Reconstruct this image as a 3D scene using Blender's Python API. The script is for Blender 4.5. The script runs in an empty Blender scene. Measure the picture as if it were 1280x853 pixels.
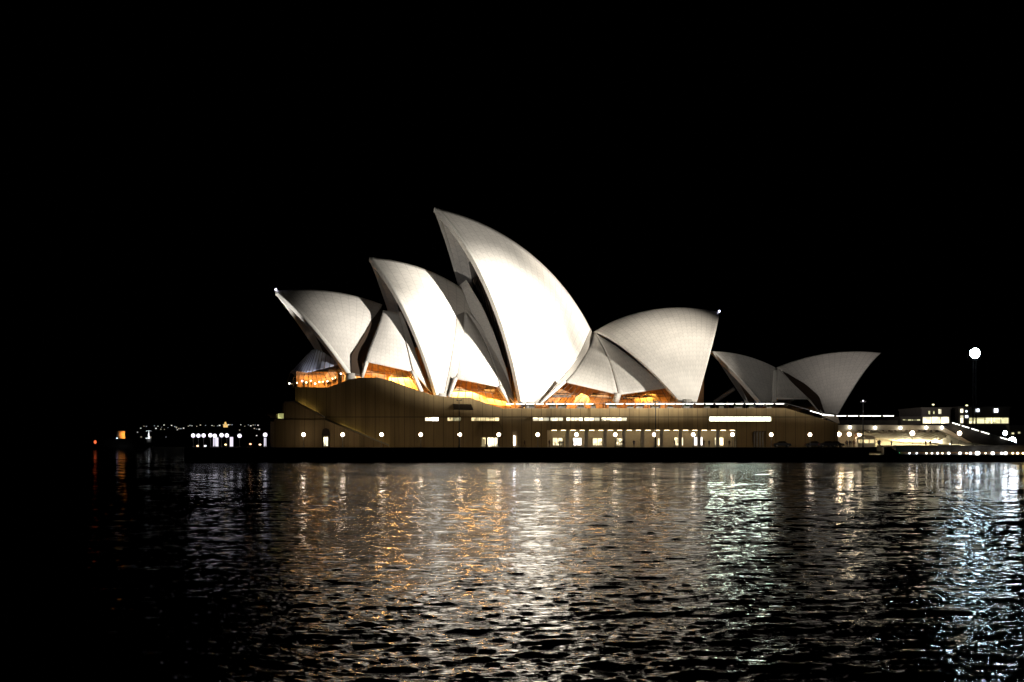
import bpy, bmesh, math, random
import numpy as np

random.seed(7)
rng = np.random.default_rng(11)
S = bpy.context.scene
COL = S.collection

# ------------------------------------------------------------------ camera
FPX, HORIZON, EYE = 1778.0, 556.0, 4.02          # focal length in photo pixels, horizon row, eye height
cam_d = bpy.data.cameras.new('camera')
cam = bpy.data.objects.new('camera', cam_d)
COL.objects.link(cam)
cam.location = (0, 0, EYE)
cam.rotation_euler = (math.radians(90), 0, 0)
cam_d.sensor_width = 36.0
cam_d.sensor_fit = 'HORIZONTAL'
cam_d.lens = 36.0 * FPX / 1280.0
cam_d.shift_y = (HORIZON - 426.5) / 1280.0
cam_d.clip_start, cam_d.clip_end = 0.5, 20000
S.camera = cam

# ------------------------------------------------------------------ night sky
world = bpy.data.worlds.new('World')
S.world = world
world.use_nodes = True
wn = world.node_tree
for n in list(wn.nodes):
    wn.nodes.remove(n)
w_out = wn.nodes.new('ShaderNodeOutputWorld')
w_bg = wn.nodes.new('ShaderNodeBackground')
w_sky = wn.nodes.new('ShaderNodeTexSky')
w_sky.sky_type = 'NISHITA'
w_sky.sun_disc = False
w_sky.sun_elevation = math.radians(-9)
w_sky.sun_rotation = math.radians(200)
wn.links.new(w_sky.outputs[0], w_bg.inputs[0])
w_bg.inputs[1].default_value = 0.004
wn.links.new(w_bg.outputs[0], w_out.inputs[0])

S.view_settings.view_transform = 'Standard'
S.view_settings.look = 'None'
S.view_settings.exposure = 0
S.view_settings.gamma = 1
S.view_settings.use_curve_mapping = False
S.render.engine = 'CYCLES'
S.cycles.use_denoising = True
S.cycles.max_bounces = 5
S.cycles.diffuse_bounces = 2
S.cycles.glossy_bounces = 3
S.cycles.transparent_max_bounces = 8
S.cycles.sample_clamp_indirect = 8
S.cycles.use_light_tree = True
S.cycles.caustics_reflective = False
S.cycles.caustics_refractive = False

# ------------------------------------------------------------------ floodlights on the quays outside the frame
def spot(name, loc, aim, deg, power, color, blend=1.0, radius=1.2):
    d = bpy.data.lights.new(name, 'SPOT')
    d.energy, d.color = power, color
    d.spot_size, d.spot_blend, d.shadow_soft_size = math.radians(deg), blend, radius
    o = bpy.data.objects.new(name, d)
    COL.objects.link(o)
    v = np.array(aim, float) - np.array(loc, float)
    from mathutils import Vector
    o.location = loc
    o.rotation_euler = Vector(v).to_track_quat('-Z', 'Y').to_euler()
    return o

WARM = (1.0, 0.95, 0.87)
FLOODS = []                                       # unseen housings with added beam cutoffs are built further down, round these lamps
def flood(loc, aim, deg, power, color, blend=1.0):
    FLOODS.append((loc, aim))
    return spot('floodlight', loc, aim, deg, power, color, blend, .05)
KEY, NORTH, FRONT = (240, 150, 15), (-150, 70, 15), (-45, 40, 15)
flood(KEY, (18, 362, 31), 15.5, 4.4e6, WARM)                            # great sail, wide
flood((243, 151, 15), (1, 362, 36), 7.2, 17e6, WARM)                 # great and second sail, high spot
flood((237, 149, 15), (7, 362, 20), 7.0, 15e6, WARM)                 # great sail, low spot
flood((234, 148, 15), (-30, 362, 25), 6.9, 16e6, (1, .95, .89))      # second sail
flood((246, 152, 15), (48, 362, 46), 9, 10.5e6, (1, .92, .81))        # south sail, high
flood((249, 153, 15), (48, 362, 24), 7, 3.0e6, (1, .92, .81))         # south sail, low
flood((231, 147, 15), (-56, 362, 32), 5, .22e6, (1, .91, .8))          # north sail
flood(NORTH, (31, 362, 30), 17.5, .85e6, (1, .95, .9))                  # from the harbour side, wide
flood((-153, 72, 15), (-8, 362, 46), 12, 1.1e6, (1, .95, .9))         # mouths of the tall sails
flood((-48, 40, 15), (102, 362, 38), 12, 3.4e6, (1, .92, .88))        # restaurant sails
flood(FRONT, (5, 362, 26), 24, .18e6, (.96, .95, 1.0))                # soft front light

# ------------------------------------------------------------------ geometry helpers
def at(px, py, Y):
    """A point seen at photo pixel (px, py) standing at distance Y."""
    return np.array([(px - 640) / FPX * Y, Y, EYE - (py - HORIZON) / FPX * Y])

class MB:
    def __init__(self):
        self.v, self.f, self.uv, self.m, self.sm = [], [], [], [], []
    def add(self, verts, faces, uvs=None, m=0, smooth=False):
        b = len(self.v)
        self.v += [tuple(map(float, p)) for p in verts]
        for k, f in enumerate(faces):
            self.f.append([b + i for i in f])
            self.uv.append([uvs[i] for i in f] if uvs is not None else [(0, 0)] * len(f))
            self.m.append(m)
            self.sm.append(smooth)
    def box(self, lo, hi, m=0):
        x0, y0, z0 = lo; x1, y1, z1 = hi
        v = [(x0,y0,z0),(x1,y0,z0),(x1,y1,z0),(x0,y1,z0),(x0,y0,z1),(x1,y0,z1),(x1,y1,z1),(x0,y1,z1)]
        self.add(v, [(0,3,2,1),(4,5,6,7),(0,1,5,4),(1,2,6,5),(2,3,7,6),(3,0,4,7)], m=m)
    def cbox(self, c, s, m=0):
        self.box([c[i]-s[i]/2 for i in range(3)], [c[i]+s[i]/2 for i in range(3)], m)
    def prism(self, poly, y0, y1, m=0):
        """Extrude an (x, z) outline from depth y0 to y1."""
        n = len(poly)
        a = sum(poly[i][0]*poly[(i+1)%n][1]-poly[(i+1)%n][0]*poly[i][1] for i in range(n))
        if a < 0: poly = poly[::-1]
        v = [(p[0], y0, p[1]) for p in poly] + [(p[0], y1, p[1]) for p in poly]
        fs = [tuple(range(n)), tuple(range(2*n-1, n-1, -1))]
        fs += [(i, i+n, (i+1)%n+n, (i+1)%n) for i in range(n)]
        self.add(v, fs, m=m)
    def tube(self, pts, r, seg=8, m=0, caps=True):
        pts = [np.array(p, float) for p in pts]
        r = r if hasattr(r, '__len__') else [r]*len(pts)
        rings = []
        for i, p in enumerate(pts):
            t = pts[min(i+1, len(pts)-1)] - pts[max(i-1, 0)]
            t = t/np.linalg.norm(t)
            a = np.cross(t, [0, 0, 1.0]) if abs(t[2]) < .9 else np.cross(t, [1.0, 0, 0])
            a /= np.linalg.norm(a); b = np.cross(t, a)
            rings.append([p + r[i]*(math.cos(k*2*math.pi/seg)*a + math.sin(k*2*math.pi/seg)*b) for k in range(seg)])
        v = [q for ring in rings for q in ring]
        fs = [(i*seg+k, i*seg+(k+1)%seg, (i+1)*seg+(k+1)%seg, (i+1)*seg+k) for i in range(len(pts)-1) for k in range(seg)]
        if caps:
            fs += [tuple(range(seg-1, -1, -1)), tuple((len(pts)-1)*seg+k for k in range(seg))]
        self.add(v, fs, m=m, smooth=True)
    def ball(self, c, r, nu=12, nv=8, m=0, sz=1.0):
        v = [(c[0], c[1], c[2]-r*sz)]
        for j in range(1, nv):
            t = -math.pi/2 + math.pi*j/nv
            for i in range(nu):
                p = 2*math.pi*i/nu
                v.append((c[0]+r*math.cos(t)*math.cos(p), c[1]+r*math.cos(t)*math.sin(p), c[2]+r*sz*math.sin(t)))
        v.append((c[0], c[1], c[2]+r*sz))
        fs = [(0, 1+(i+1)%nu, 1+i) for i in range(nu)]
        fs += [(1+(j-1)*nu+i, 1+(j-1)*nu+(i+1)%nu, 1+j*nu+(i+1)%nu, 1+j*nu+i) for j in range(1, nv-1) for i in range(nu)]
        L = len(v)-1
        fs += [(L, 1+(nv-2)*nu+i, 1+(nv-2)*nu+(i+1)%nu) for i in range(nu)]
        self.add(v, fs, m=m, smooth=True)
    def grid(self, G, thick=0.0, inward=None, m=0, flip=False):
        """A curved panel from an (n, k, 3) grid of points, closed with a thickness along inward (n, k, 3)."""
        G = np.asarray(G, float); n, k = G.shape[:2]
        uv = [(i/(n-1), j/(k-1)) for i in range(n) for j in range(k)]
        q = [(i*k+j, (i+1)*k+j, (i+1)*k+j+1, i*k+j+1) for i in range(n-1) for j in range(k-1)]
        if flip: q = [f[::-1] for f in q]
        if not thick:
            self.add(G.reshape(-1, 3), q, uv, m, True)
            return
        I = G + thick*np.asarray(inward)
        N = n*k
        base = len(self.v)
        self.add(np.concatenate([G.reshape(-1, 3), I.reshape(-1, 3)]), q+[tuple(i+N for i in f[::-1]) for f in q], uv+uv, m, True)
        edge = [(i, 0) for i in range(n)] + [(n-1, j) for j in range(1, k)] + [(i, k-1) for i in range(n-2, -1, -1)] + [(0, j) for j in range(k-2, 0, -1)]
        E = [i*k+j for i, j in edge]
        for a, c in zip(E, E[1:]+E[:1]):
            f = (a, c, c+N, a+N) if flip else (a+N, c+N, c, a)
            self.f.append([base+i for i in f]); self.uv.append([(-1, -1)]*4); self.m.append(m); self.sm.append(False)
    def build_each(self, name, mats, parent=None, origin=None):
        """One part per loose piece."""
        root = list(range(len(self.v)))
        def find(i):
            while root[i] != i: root[i] = root[root[i]]; i = root[i]
            return i
        for f in self.f:
            a = find(f[0])
            for j in f[1:]: root[find(j)] = a
        groups = {}
        for k, f in enumerate(self.f): groups.setdefault(find(f[0]), []).append(k)
        out = []
        for ks in groups.values():
            q = MB(); idx = {}
            for k in ks:
                for i in self.f[k]:
                    if i not in idx: idx[i] = len(q.v); q.v.append(self.v[i])
                q.f.append([idx[i] for i in self.f[k]]); q.uv.append(self.uv[k]); q.m.append(self.m[k]); q.sm.append(self.sm[k])
            out.append(q.build(name, mats, parent, origin))
        return out
    def build(self, name, mats, parent=None, origin=None):
        me = bpy.data.meshes.new(name)
        o0 = np.array(origin if origin is not None else (0, 0, 0), float)
        v = np.array(self.v) - o0
        me.from_pydata(v.tolist(), [], self.f)
        mats = mats if isinstance(mats, (list, tuple)) else [mats]
        for mt in mats: me.materials.append(mt)
        me.polygons.foreach_set('material_index', self.m)
        me.polygons.foreach_set('use_smooth', self.sm)
        ul = me.uv_layers.new(name='UVMap')
        ul.data.foreach_set('uv', [c for f in self.uv for p in f for c in p])
        me.update()
        o = bpy.data.objects.new(name, me)
        COL.objects.link(o)
        if parent is not None: o.parent = parent
        elif origin is not None: o.location = origin
        return o

def tag(o, label=None, cat=None, group=None, kind=None):
    if label: o['label'] = label
    if cat: o['category'] = cat
    if group: o['group'] = group
    if kind: o['kind'] = kind
    return o

def thing(name, loc, label, cat, group=None):
    o = bpy.data.objects.new(name, None)
    COL.objects.link(o)
    o.location = [float(c) for c in loc]
    o.empty_display_size = .5
    return tag(o, label, cat, group)

def copy_tree(o, parent=None, kids=None):
    c = o.copy(); COL.objects.link(c)
    if parent is not None: c.parent = parent
    for ch in list(o.children): copy_tree(ch, c)
    return c

# ------------------------------------------------------------------ materials
def mat(name, color, rough=.6, spec=.5, metal=0.0, noise=0.0, nscale=3.0, coat=0.0):
    m = bpy.data.materials.new(name); m.use_nodes = True
    nt = m.node_tree; p = nt.nodes['Principled BSDF']
    p.inputs['Base Color'].default_value = (*color, 1)
    p.inputs['Roughness'].default_value = rough
    p.inputs['Specular IOR Level'].default_value = spec
    p.inputs['Metallic'].default_value = metal
    p.inputs['Coat Weight'].default_value = coat
    if noise:
        tc = nt.nodes.new('ShaderNodeNewGeometry'); nz = nt.nodes.new('ShaderNodeTexNoise')
        nz.inputs['Scale'].default_value = nscale; nz.inputs['Detail'].default_value = 6
        nt.links.new(tc.outputs['Position'], nz.inputs['Vector'])
        rp = nt.nodes.new('ShaderNodeMapRange')
        rp.inputs['From Min'].default_value = .3; rp.inputs['From Max'].default_value = .7
        rp.inputs['To Min'].default_value = 1-noise; rp.inputs['To Max'].default_value = 1+noise
        mx = nt.nodes.new('ShaderNodeVectorMath'); mx.operation = 'SCALE'
        mx.inputs[0].default_value = color
        nt.links.new(nz.outputs['Fac'], rp.inputs['Value']); nt.links.new(rp.outputs['Result'], mx.inputs['Scale'])
        nt.links.new(mx.outputs[0], p.inputs['Base Color'])
    return m

def emit(name, color, strength):
    m = bpy.data.materials.new(name); m.use_nodes = True
    nt = m.node_tree
    for n in list(nt.nodes): nt.nodes.remove(n)
    o = nt.nodes.new('ShaderNodeOutputMaterial'); e = nt.nodes.new('ShaderNodeEmission')
    e.inputs[0].default_value = (*color, 1); e.inputs[1].default_value = strength
    nt.links.new(e.outputs[0], o.inputs[0])
    return m

def room_emit(name, color, strength, scale=(.9, .9, .5), lo=.15):
    """A lit room seen through its window: uneven light, furniture-sized patches."""
    m = emit(name, color, strength); nt = m.node_tree
    e = [n for n in nt.nodes if n.type == 'EMISSION'][0]
    g = nt.nodes.new('ShaderNodeNewGeometry'); mp = nt.nodes.new('ShaderNodeMapping')
    mp.inputs['Scale'].default_value = scale
    nz = nt.nodes.new('ShaderNodeTexVoronoi'); nz.distance = 'CHEBYCHEV'; nz.inputs['Scale'].default_value = 1.0
    n2 = nt.nodes.new('ShaderNodeTexNoise'); n2.inputs['Scale'].default_value = .35
    nt.links.new(g.outputs['Position'], mp.inputs[0]); nt.links.new(mp.outputs[0], nz.inputs['Vector'])
    nt.links.new(g.outputs['Position'], n2.inputs['Vector'])
    bw = nt.nodes.new('ShaderNodeSeparateColor'); nt.links.new(nz.outputs['Color'], bw.inputs[0])
    ad = nt.nodes.new('ShaderNodeMath'); ad.operation = 'MULTIPLY'
    nt.links.new(bw.outputs[0], ad.inputs[0]); nt.links.new(n2.outputs['Fac'], ad.inputs[1])
    mr = nt.nodes.new('ShaderNodeMapRange')
    mr.inputs['From Min'].default_value = 0.05; mr.inputs['From Max'].default_value = .45
    mr.inputs['To Min'].default_value = lo*strength; mr.inputs['To Max'].default_value = strength
    nt.links.new(ad.outputs[0], mr.inputs['Value']); nt.links.new(mr.outputs['Result'], e.inputs[1])
    return m

def math_node(nt, op, a, b=None):
    n = nt.nodes.new('ShaderNodeMath'); n.operation = op
    for i, x in enumerate((a, b)):
        if x is None: continue
        if isinstance(x, (int, float)): n.inputs[i].default_value = x
        else: nt.links.new(x, n.inputs[i])
    return n.outputs[0]

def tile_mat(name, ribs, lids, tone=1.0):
    """Glossy cream tiles: rib joints fan out of the foot, chevron lids between them."""
    m = bpy.data.materials.new(name); m.use_nodes = True
    nt = m.node_tree; p = nt.nodes['Principled BSDF']
    uv = nt.nodes.new('ShaderNodeUVMap'); sp = nt.nodes.new('ShaderNodeSeparateXYZ')
    nt.links.new(uv.outputs[0], sp.inputs[0])
    fu = math_node(nt, 'FRACT', math_node(nt, 'MULTIPLY', sp.outputs[0], ribs))
    du = math_node(nt, 'ABSOLUTE', math_node(nt, 'SUBTRACT', fu, .5))            # 0 mid rib, .5 at joint
    vv = math_node(nt, 'ADD', math_node(nt, 'MULTIPLY', sp.outputs[1], lids), math_node(nt, 'MULTIPLY', du, 1.1))
    fv = math_node(nt, 'FRACT', vv)
    line_u = math_node(nt, 'GREATER_THAN', du, .47)
    line_v = math_node(nt, 'LESS_THAN', fv, .085)
    line = math_node(nt, 'MAXIMUM', line_u, line_v)
    wn_ = nt.nodes.new('ShaderNodeTexWhiteNoise'); wn_.noise_dimensions = '2D'
    cb = nt.nodes.new('ShaderNodeCombineXYZ')
    nt.links.new(math_node(nt, 'FLOOR', math_node(nt, 'MULTIPLY', sp.outputs[0], ribs)), cb.inputs[0])
    nt.links.new(math_node(nt, 'FLOOR', vv), cb.inputs[1])
    nt.links.new(cb.outputs[0], wn_.inputs['Vector'])
    g = nt.nodes.new('ShaderNodeNewGeometry'); nz = nt.nodes.new('ShaderNodeTexNoise')
    nz.inputs['Scale'].default_value = .12; nz.inputs['Detail'].default_value = 5
    nt.links.new(g.outputs['Position'], nz.inputs['Vector'])
    val = math_node(nt, 'ADD', .90, math_node(nt, 'MULTIPLY', wn_.outputs['Value'], .10))
    val = math_node(nt, 'MULTIPLY', val, math_node(nt, 'ADD', .86, math_node(nt, 'MULTIPLY', nz.outputs['Fac'], .28)))
    val = math_node(nt, 'MULTIPLY', val, math_node(nt, 'SUBTRACT', 1.0, math_node(nt, 'MULTIPLY', line, .26)))
    sc = nt.nodes.new('ShaderNodeVectorMath'); sc.operation = 'SCALE'
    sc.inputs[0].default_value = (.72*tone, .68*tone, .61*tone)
    nt.links.new(val, sc.inputs['Scale']); nt.links.new(sc.outputs[0], p.inputs['Base Color'])
    rr = math_node(nt, 'ADD', .38, math_node(nt, 'MULTIPLY', line, .3))
    nt.links.new(rr, p.inputs['Roughness'])
    p.inputs['Specular IOR Level'].default_value = .35
    return m

def panel_mat(name, color, pitch=2.35, zline=None):
    """Precast granite panels: upright joints, weather streaks."""
    m = bpy.data.materials.new(name); m.use_nodes = True
    nt = m.node_tree; p = nt.nodes['Principled BSDF']
    g = nt.nodes.new('ShaderNodeNewGeometry'); sp = nt.nodes.new('ShaderNodeSeparateXYZ')
    nt.links.new(g.outputs['Position'], sp.inputs[0])
    xx = math_node(nt, 'DIVIDE', sp.outputs[0], pitch)
    d = math_node(nt, 'ABSOLUTE', math_node(nt, 'SUBTRACT', math_node(nt, 'FRACT', xx), .5))
    joint = math_node(nt, 'GREATER_THAN', d, .475)
    if zline is not None:
        jz = math_node(nt, 'LESS_THAN', math_node(nt, 'ABSOLUTE', math_node(nt, 'SUBTRACT', sp.outputs[2], zline)), .11)
        joint = math_node(nt, 'MAXIMUM', joint, jz)
    wn_ = nt.nodes.new('ShaderNodeTexWhiteNoise'); wn_.noise_dimensions = '1D'
    nt.links.new(math_node(nt, 'FLOOR', math_node(nt, 'ADD', xx, .5)), wn_.inputs['W'])
    mp = nt.nodes.new('ShaderNodeMapping'); mp.inputs['Scale'].default_value = (1.6, 1.6, .12)
    nt.links.new(g.outputs['Position'], mp.inputs[0])
    nz = nt.nodes.new('ShaderNodeTexNoise'); nz.inputs['Scale'].default_value = 1; nz.inputs['Detail'].default_value = 6
    nt.links.new(mp.outputs[0], nz.inputs['Vector'])
    n2 = nt.nodes.new('ShaderNodeTexNoise'); n2.inputs['Scale'].default_value = .09; n2.inputs['Detail'].default_value = 4
    nt.links.new(g.outputs['Position'], n2.inputs['Vector'])
    val = math_node(nt, 'ADD', .62, math_node(nt, 'MULTIPLY', wn_.outputs['Value'], .22))
    val = math_node(nt, 'MULTIPLY', val, math_node(nt, 'ADD', .68, math_node(nt, 'MULTIPLY', nz.outputs['Fac'], .55)))
    val = math_node(nt, 'MULTIPLY', val, math_node(nt, 'ADD', .75, math_node(nt, 'MULTIPLY', n2.outputs['Fac'], .55)))
    val = math_node(nt, 'MULTIPLY', val, math_node(nt, 'SUBTRACT', 1.0, math_node(nt, 'MULTIPLY', joint, .62)))
    sc = nt.nodes.new('ShaderNodeVectorMath'); sc.operation = 'SCALE'
    sc.inputs[0].default_value = color
    nt.links.new(val, sc.inputs['Scale']); nt.links.new(sc.outputs[0], p.inputs['Base Color'])
    p.inputs['Roughness'].default_value = .8
    return m

def pane_mat(name, tint=(1, 1, 1), gloss=.12):
    m = bpy.data.materials.new(name); m.use_nodes = True
    nt = m.node_tree
    for n in list(nt.nodes): nt.nodes.remove(n)
    o = nt.nodes.new('ShaderNodeOutputMaterial'); mx = nt.nodes.new('ShaderNodeMixShader')
    t = nt.nodes.new('ShaderNodeBsdfTransparent'); t.inputs[0].default_value = (*tint, 1)
    g = nt.nodes.new('ShaderNodeBsdfGlossy'); g.inputs['Roughness'].default_value = .05
    g.inputs[0].default_value = (.8, .8, .8, 1)
    mx.inputs[0].default_value = gloss
    nt.links.new(t.outputs[0], mx.inputs[1]); nt.links.new(g.outputs[0], mx.inputs[2]); nt.links.new(mx.outputs[0], o.inputs[0])
    return m

M = {}
M['granite'] = panel_mat('pink_granite_panels', (.46, .32, .14), zline=EYE + 34.5*342/FPX)
M['granite_plain'] = panel_mat('granite_panels', (.38, .265, .12))
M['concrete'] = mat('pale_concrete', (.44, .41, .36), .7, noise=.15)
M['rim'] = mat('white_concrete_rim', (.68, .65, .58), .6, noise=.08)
M['bronze'] = mat('bronze', (.045, .03, .02), .45, metal=.3)
M['dark_glass'] = mat('bronze_tinted_glass', (.022, .016, .012), .25, spec=.25)
M['timber'] = panel_mat('brush_box_timber', (.36, .185, .07), pitch=.85)
M['gold_timber'] = mat('pale_gold_timber', (.36, .25, .10), .5, noise=.25, nscale=.8)
M['grey_concrete'] = mat('darker_grey_concrete', (.24, .22, .19), .7, noise=.15)
M['plaster'] = mat('cream_lobby_wall', (.62, .55, .42), .7, noise=.1)
M['paving'] = mat('dark_paving', (.11, .10, .09), .75, noise=.3, nscale=1.2)
M['seawall'] = mat('wet_dark_stone', (.025, .023, .02), .7, noise=.5, nscale=.7)
M['black_metal'] = mat('black_paint', (.02, .02, .022), .45)
M['grey_metal'] = mat('grey_paint', (.25, .25, .25), .5)
M['cloth'] = mat('dark_clothes', (.035, .03, .032), .8)
M['cloth2'] = mat('dark_blue_clothes', (.03, .035, .06), .8)
M['cloth3'] = mat('brown_clothes', (.09, .05, .03), .8)
M['pane'] = pane_mat('clear_glass')
M['globe'] = emit('lit_globe', (1.0, .80, .58), 22)
M['cool_globe'] = emit('lit_cool_globe', (.90, .86, 1.0), 2)
M['win_warm'] = room_emit('lit_warm_room', (1.0, .80, .40), 2.0)
M['win_white'] = room_emit('lit_white_room', (1.0, .90, .62), 3.0, lo=.2)
M['strip_white'] = emit('lit_white_strip', (1.0, .97, .92), 7.0)
M['rail_led'] = emit('lit_handrail', (1.0, .97, .86), 4.5)
M['dim_wall'] = mat('brown_render', (.10, .085, .07), .8, noise=.2)
M['leaf'] = mat('dark_leaves', (.05, .08, .03), .7)
M['hill'] = mat('dark_bushland', (.03, .04, .025), .9, noise=.4, nscale=.02)

# ------------------------------------------------------------------ water
def build_water():
    a = np.concatenate([np.linspace(-62, -25, 26)[:-1], np.linspace(-25, 25, 1080), np.linspace(25, 62, 26)[1:]])
    a = np.radians(a)
    r = [9.0]
    while r[-1] < 420: r.append(r[-1]*1.0034)
    while r[-1] < 9000: r.append(r[-1]*1.05)
    r = np.array(r)
    R_, A_ = np.meshgrid(r, a, indexing='ij')
    X, Y = R_*np.sin(A_), R_*np.cos(A_)
    Z = np.zeros_like(X); DX = np.zeros_like(X); DY = np.zeros_like(X)
    cell = R_*0.0034
    g = np.random.default_rng(8)
    # patches of livelier and calmer water
    calm = 1 + .28*np.sin(X*.11+.03*Y+1.0)*np.sin(Y*.07-.05*X) + .2*np.sin(X*.031+Y*.05+2)
    for k in range(130):
        lam = .17*(8.0/.17)**(k/129)
        ang = math.radians(100) + g.normal()*.56
        kk = 2*math.pi/lam
        amp = WAVE*lam*(1.3 if lam < .7 else (.62 if lam < 1.5 else (.25 if lam < 4 else .15)))/2/math.pi
        ph = g.uniform(0, 2*math.pi)
        fade = np.clip((lam/cell-2.0)/2.5, 0, 1)
        t = kk*(math.cos(ang)*X+math.sin(ang)*Y)+ph
        Z += fade*amp*np.sin(t)
        DX += fade*amp*.8*math.cos(ang)*np.cos(t); DY += fade*amp*.8*math.sin(ang)*np.cos(t)
    Z *= calm; DX *= calm; DY *= calm
    P = np.stack([X+DX, Y+DY, Z], -1).reshape(-1, 3)
    n, k = X.shape
    i = np.arange(n-1)[:, None]*k + np.arange(k-1)[None, :]
    F = np.stack([i, i+1, i+k+1, i+k], -1).reshape(-1, 4)
    me = bpy.data.meshes.new('water')
    me.vertices.add(len(P)); me.vertices.foreach_set('co', P.astype(np.float32).ravel())
    me.loops.add(F.size); me.loops.foreach_set('vertex_index', F[:, ::-1].astype(np.int32).ravel())
    me.polygons.add(len(F)); me.polygons.foreach_set('loop_start', np.arange(0, F.size, 4, dtype=np.int32))
    me.polygons.foreach_set('loop_total', np.full(len(F), 4, dtype=np.int32))
    me.polygons.foreach_set('use_smooth', np.ones(len(F), dtype=bool))
    me.update(calc_edges=True); me.validate()
    m = bpy.data.materials.new('harbour_water'); m.use_nodes = True
    nt = m.node_tree; p = nt.nodes['Principled BSDF']
    p.inputs['Base Color'].default_value = (.002, .003, .004, 1)
    p.inputs['Roughness'].default_value = .05
    p.inputs['IOR'].default_value = 1.31
    geo = nt.nodes.new('ShaderNodeNewGeometry')
    last = None
    for sc, dist, st in ((10.0, .03, 1.0), (3.6, .09, 1.0), (1.2, .15, .85)):
        mp = nt.nodes.new('ShaderNodeMapping'); mp.inputs['Scale'].default_value = (sc*.7, sc, sc)
        nz = nt.nodes.new('ShaderNodeTexNoise'); nz.inputs['Detail'].default_value = 3; nz.inputs['Scale'].default_value = 1
        b = nt.nodes.new('ShaderNodeBump'); b.inputs['Distance'].default_value = dist; b.inputs['Strength'].default_value = st
        nt.links.new(geo.outputs['Position'], mp.inputs[0]); nt.links.new(mp.outputs[0], nz.inputs['Vector'])
        nt.links.new(nz.outputs['Fac'], b.inputs['Height'])
        if last: nt.links.new(last.outputs[0], b.inputs['Normal'])
        last = b
    nt.links.new(last.outputs[0], p.inputs['Normal'])
    me.materials.append(m)
    o = bpy.data.objects.new('water', me); COL.objects.link(o)
    tag(o, kind='structure')
WAVE = 0.0235
build_water()

# ------------------------------------------------------------------ promenade, sea wall, far hills
YE, YW = 325.0, 342.0                      # quay edge and podium wall
PX = YW/FPX                                # metres per photo pixel at the podium wall
DECK = EYE - 3.2*YW/FPX                    # deck level (about 3.4 m above the water)
def wx(px): return (px-640)*PX
def wz(py): return EYE+(HORIZON-py)*PX

b = MB()
b.prism([((232-640)*YE/FPX, DECK), ((1086-640)*YE/FPX, DECK), ((1086-640)*YE/FPX, DECK-.5), ((232-640)*YE/FPX, DECK-.5)], YE, 470)
tag(b.build('promenade', M['paving']), kind='structure')
LOW = 1.55                                 # lower concourse level on the right
b = MB()
b.box(((1086-640)*YE/FPX, YE+1, LOW-.5), (260, 470, LOW))
tag(b.build('lower_promenade', M['paving']), kind='structure')
b = MB()
x0, x1 = (232-640)*YE/FPX, (1086-640)*YE/FPX
b.box((x0, YE-.35, -2), (x1, YE, DECK-.55))
b.box((x0, YE-.6, DECK-.55), (x1, YE, DECK-.02))
b.box((x0-.3, YE, -2), (x0, 470, DECK-.02))
for i in range(38):
    xx = x0+2+i*(x1-x0-4)/37
    b.box((xx-.2, YE-.7, -2), (xx+.2, YE-.36, DECK-.6))
sw = b.build('sea_wall', M['seawall'])
tag(sw, 'long black stone sea wall below the promenade at the waterline', 'sea wall')
b = MB(); b.box((x1, YE+.6, -2), (260, YE+1, LOW-.02)); b.box((x1, YE+.4, LOW-.4), (260, YE+.59, LOW+.12))
tag(b.build('sea_wall', M['seawall']), 'low dark sea wall below the lit waterside bar on the right', 'sea wall')
# two pale ladders on the sea wall
for px, h, lb in ((655.5, 1.5, 'pale rung ladder on the black sea wall, the taller one'), (662.5, 1.0, 'short pale ladder on the black sea wall, right of the taller one')):
    c = at(px, 574, YE-.75)
    t = thing('wall_ladder', (c[0], YE-.75, .3), lb, 'ladder')
    b = MB()
    for s in (-.12, .12): b.tube([(c[0]+s, YE-.75, .4), (c[0]+s, YE-.75, .4+h)], .035, 6)
    b.build_each('side_rail', M['rim'], t, t.location)
    b = MB()
    for k in range(5): b.tube([(c[0]-.12, YE-.75, .5+k*h/5), (c[0]+.12, YE-.75, .5+k*h/5)], .025, 5)
    b.build_each('rung', M['rim'], t, t.location)

def build_hills():
    xs = np.linspace(-2600, 2600, 120); v = []; rows = [2500, 2620, 2800, 3100, 3600]
    prof = [0, 14, 30, 44, 52]
    for j, y in enumerate(rows):
        for x in xs:
            h = prof[j]*(.75+.18*math.sin(x*.004+j)+.12*math.sin(x*.011+2*j)+.05*math.sin(x*.03))
            v.append((x, y, -1 if j == 0 else h))
    n = len(xs)
    f = [(j*n+i, j*n+i+1, (j+1)*n+i+1, (j+1)*n+i) for j in range(4) for i in range(n-1)]
    b = MB(); b.add(v, f, smooth=True)
    tag(b.build('hills', M['hill']), kind='structure')
build_hills()

# ------------------------------------------------------------------ shells
TH = math.radians(12)
def frame(Y0):
    ax = np.array([math.cos(TH), math.sin(TH), 0.]); nn = np.array([math.sin(TH), -math.cos(TH), 0.]); O = np.array([0, Y0, 0.])
    return ax, nn, O
def hp(px, py, w, Y0):
    """Point at photo pixel (px, py) on the plane w metres west of the hall axis."""
    ax, nn, O = frame(Y0)
    r = np.array([(px-640)/FPX, 1., -(py-HORIZON)/FPX])
    p = r*(nn@(O+nn*w))/(nn@r); p[2] += EYE
    return p
def mirror(P, Y0):
    ax, nn, O = frame(Y0); P = np.asarray(P)
    return P - 2*((P-O)@nn)[..., None]*nn
def slerp(c, A, B, t):
    a, d = A-c, B-c; R = np.linalg.norm(a); a = a/R; d = d/np.linalg.norm(d)
    w = math.acos(np.clip(a@d, -1, 1)); t = np.asarray(t)[:, None]
    return c+R*(np.sin((1-t)*w)*a+np.sin(t*w)*d)/math.sin(w)
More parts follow.
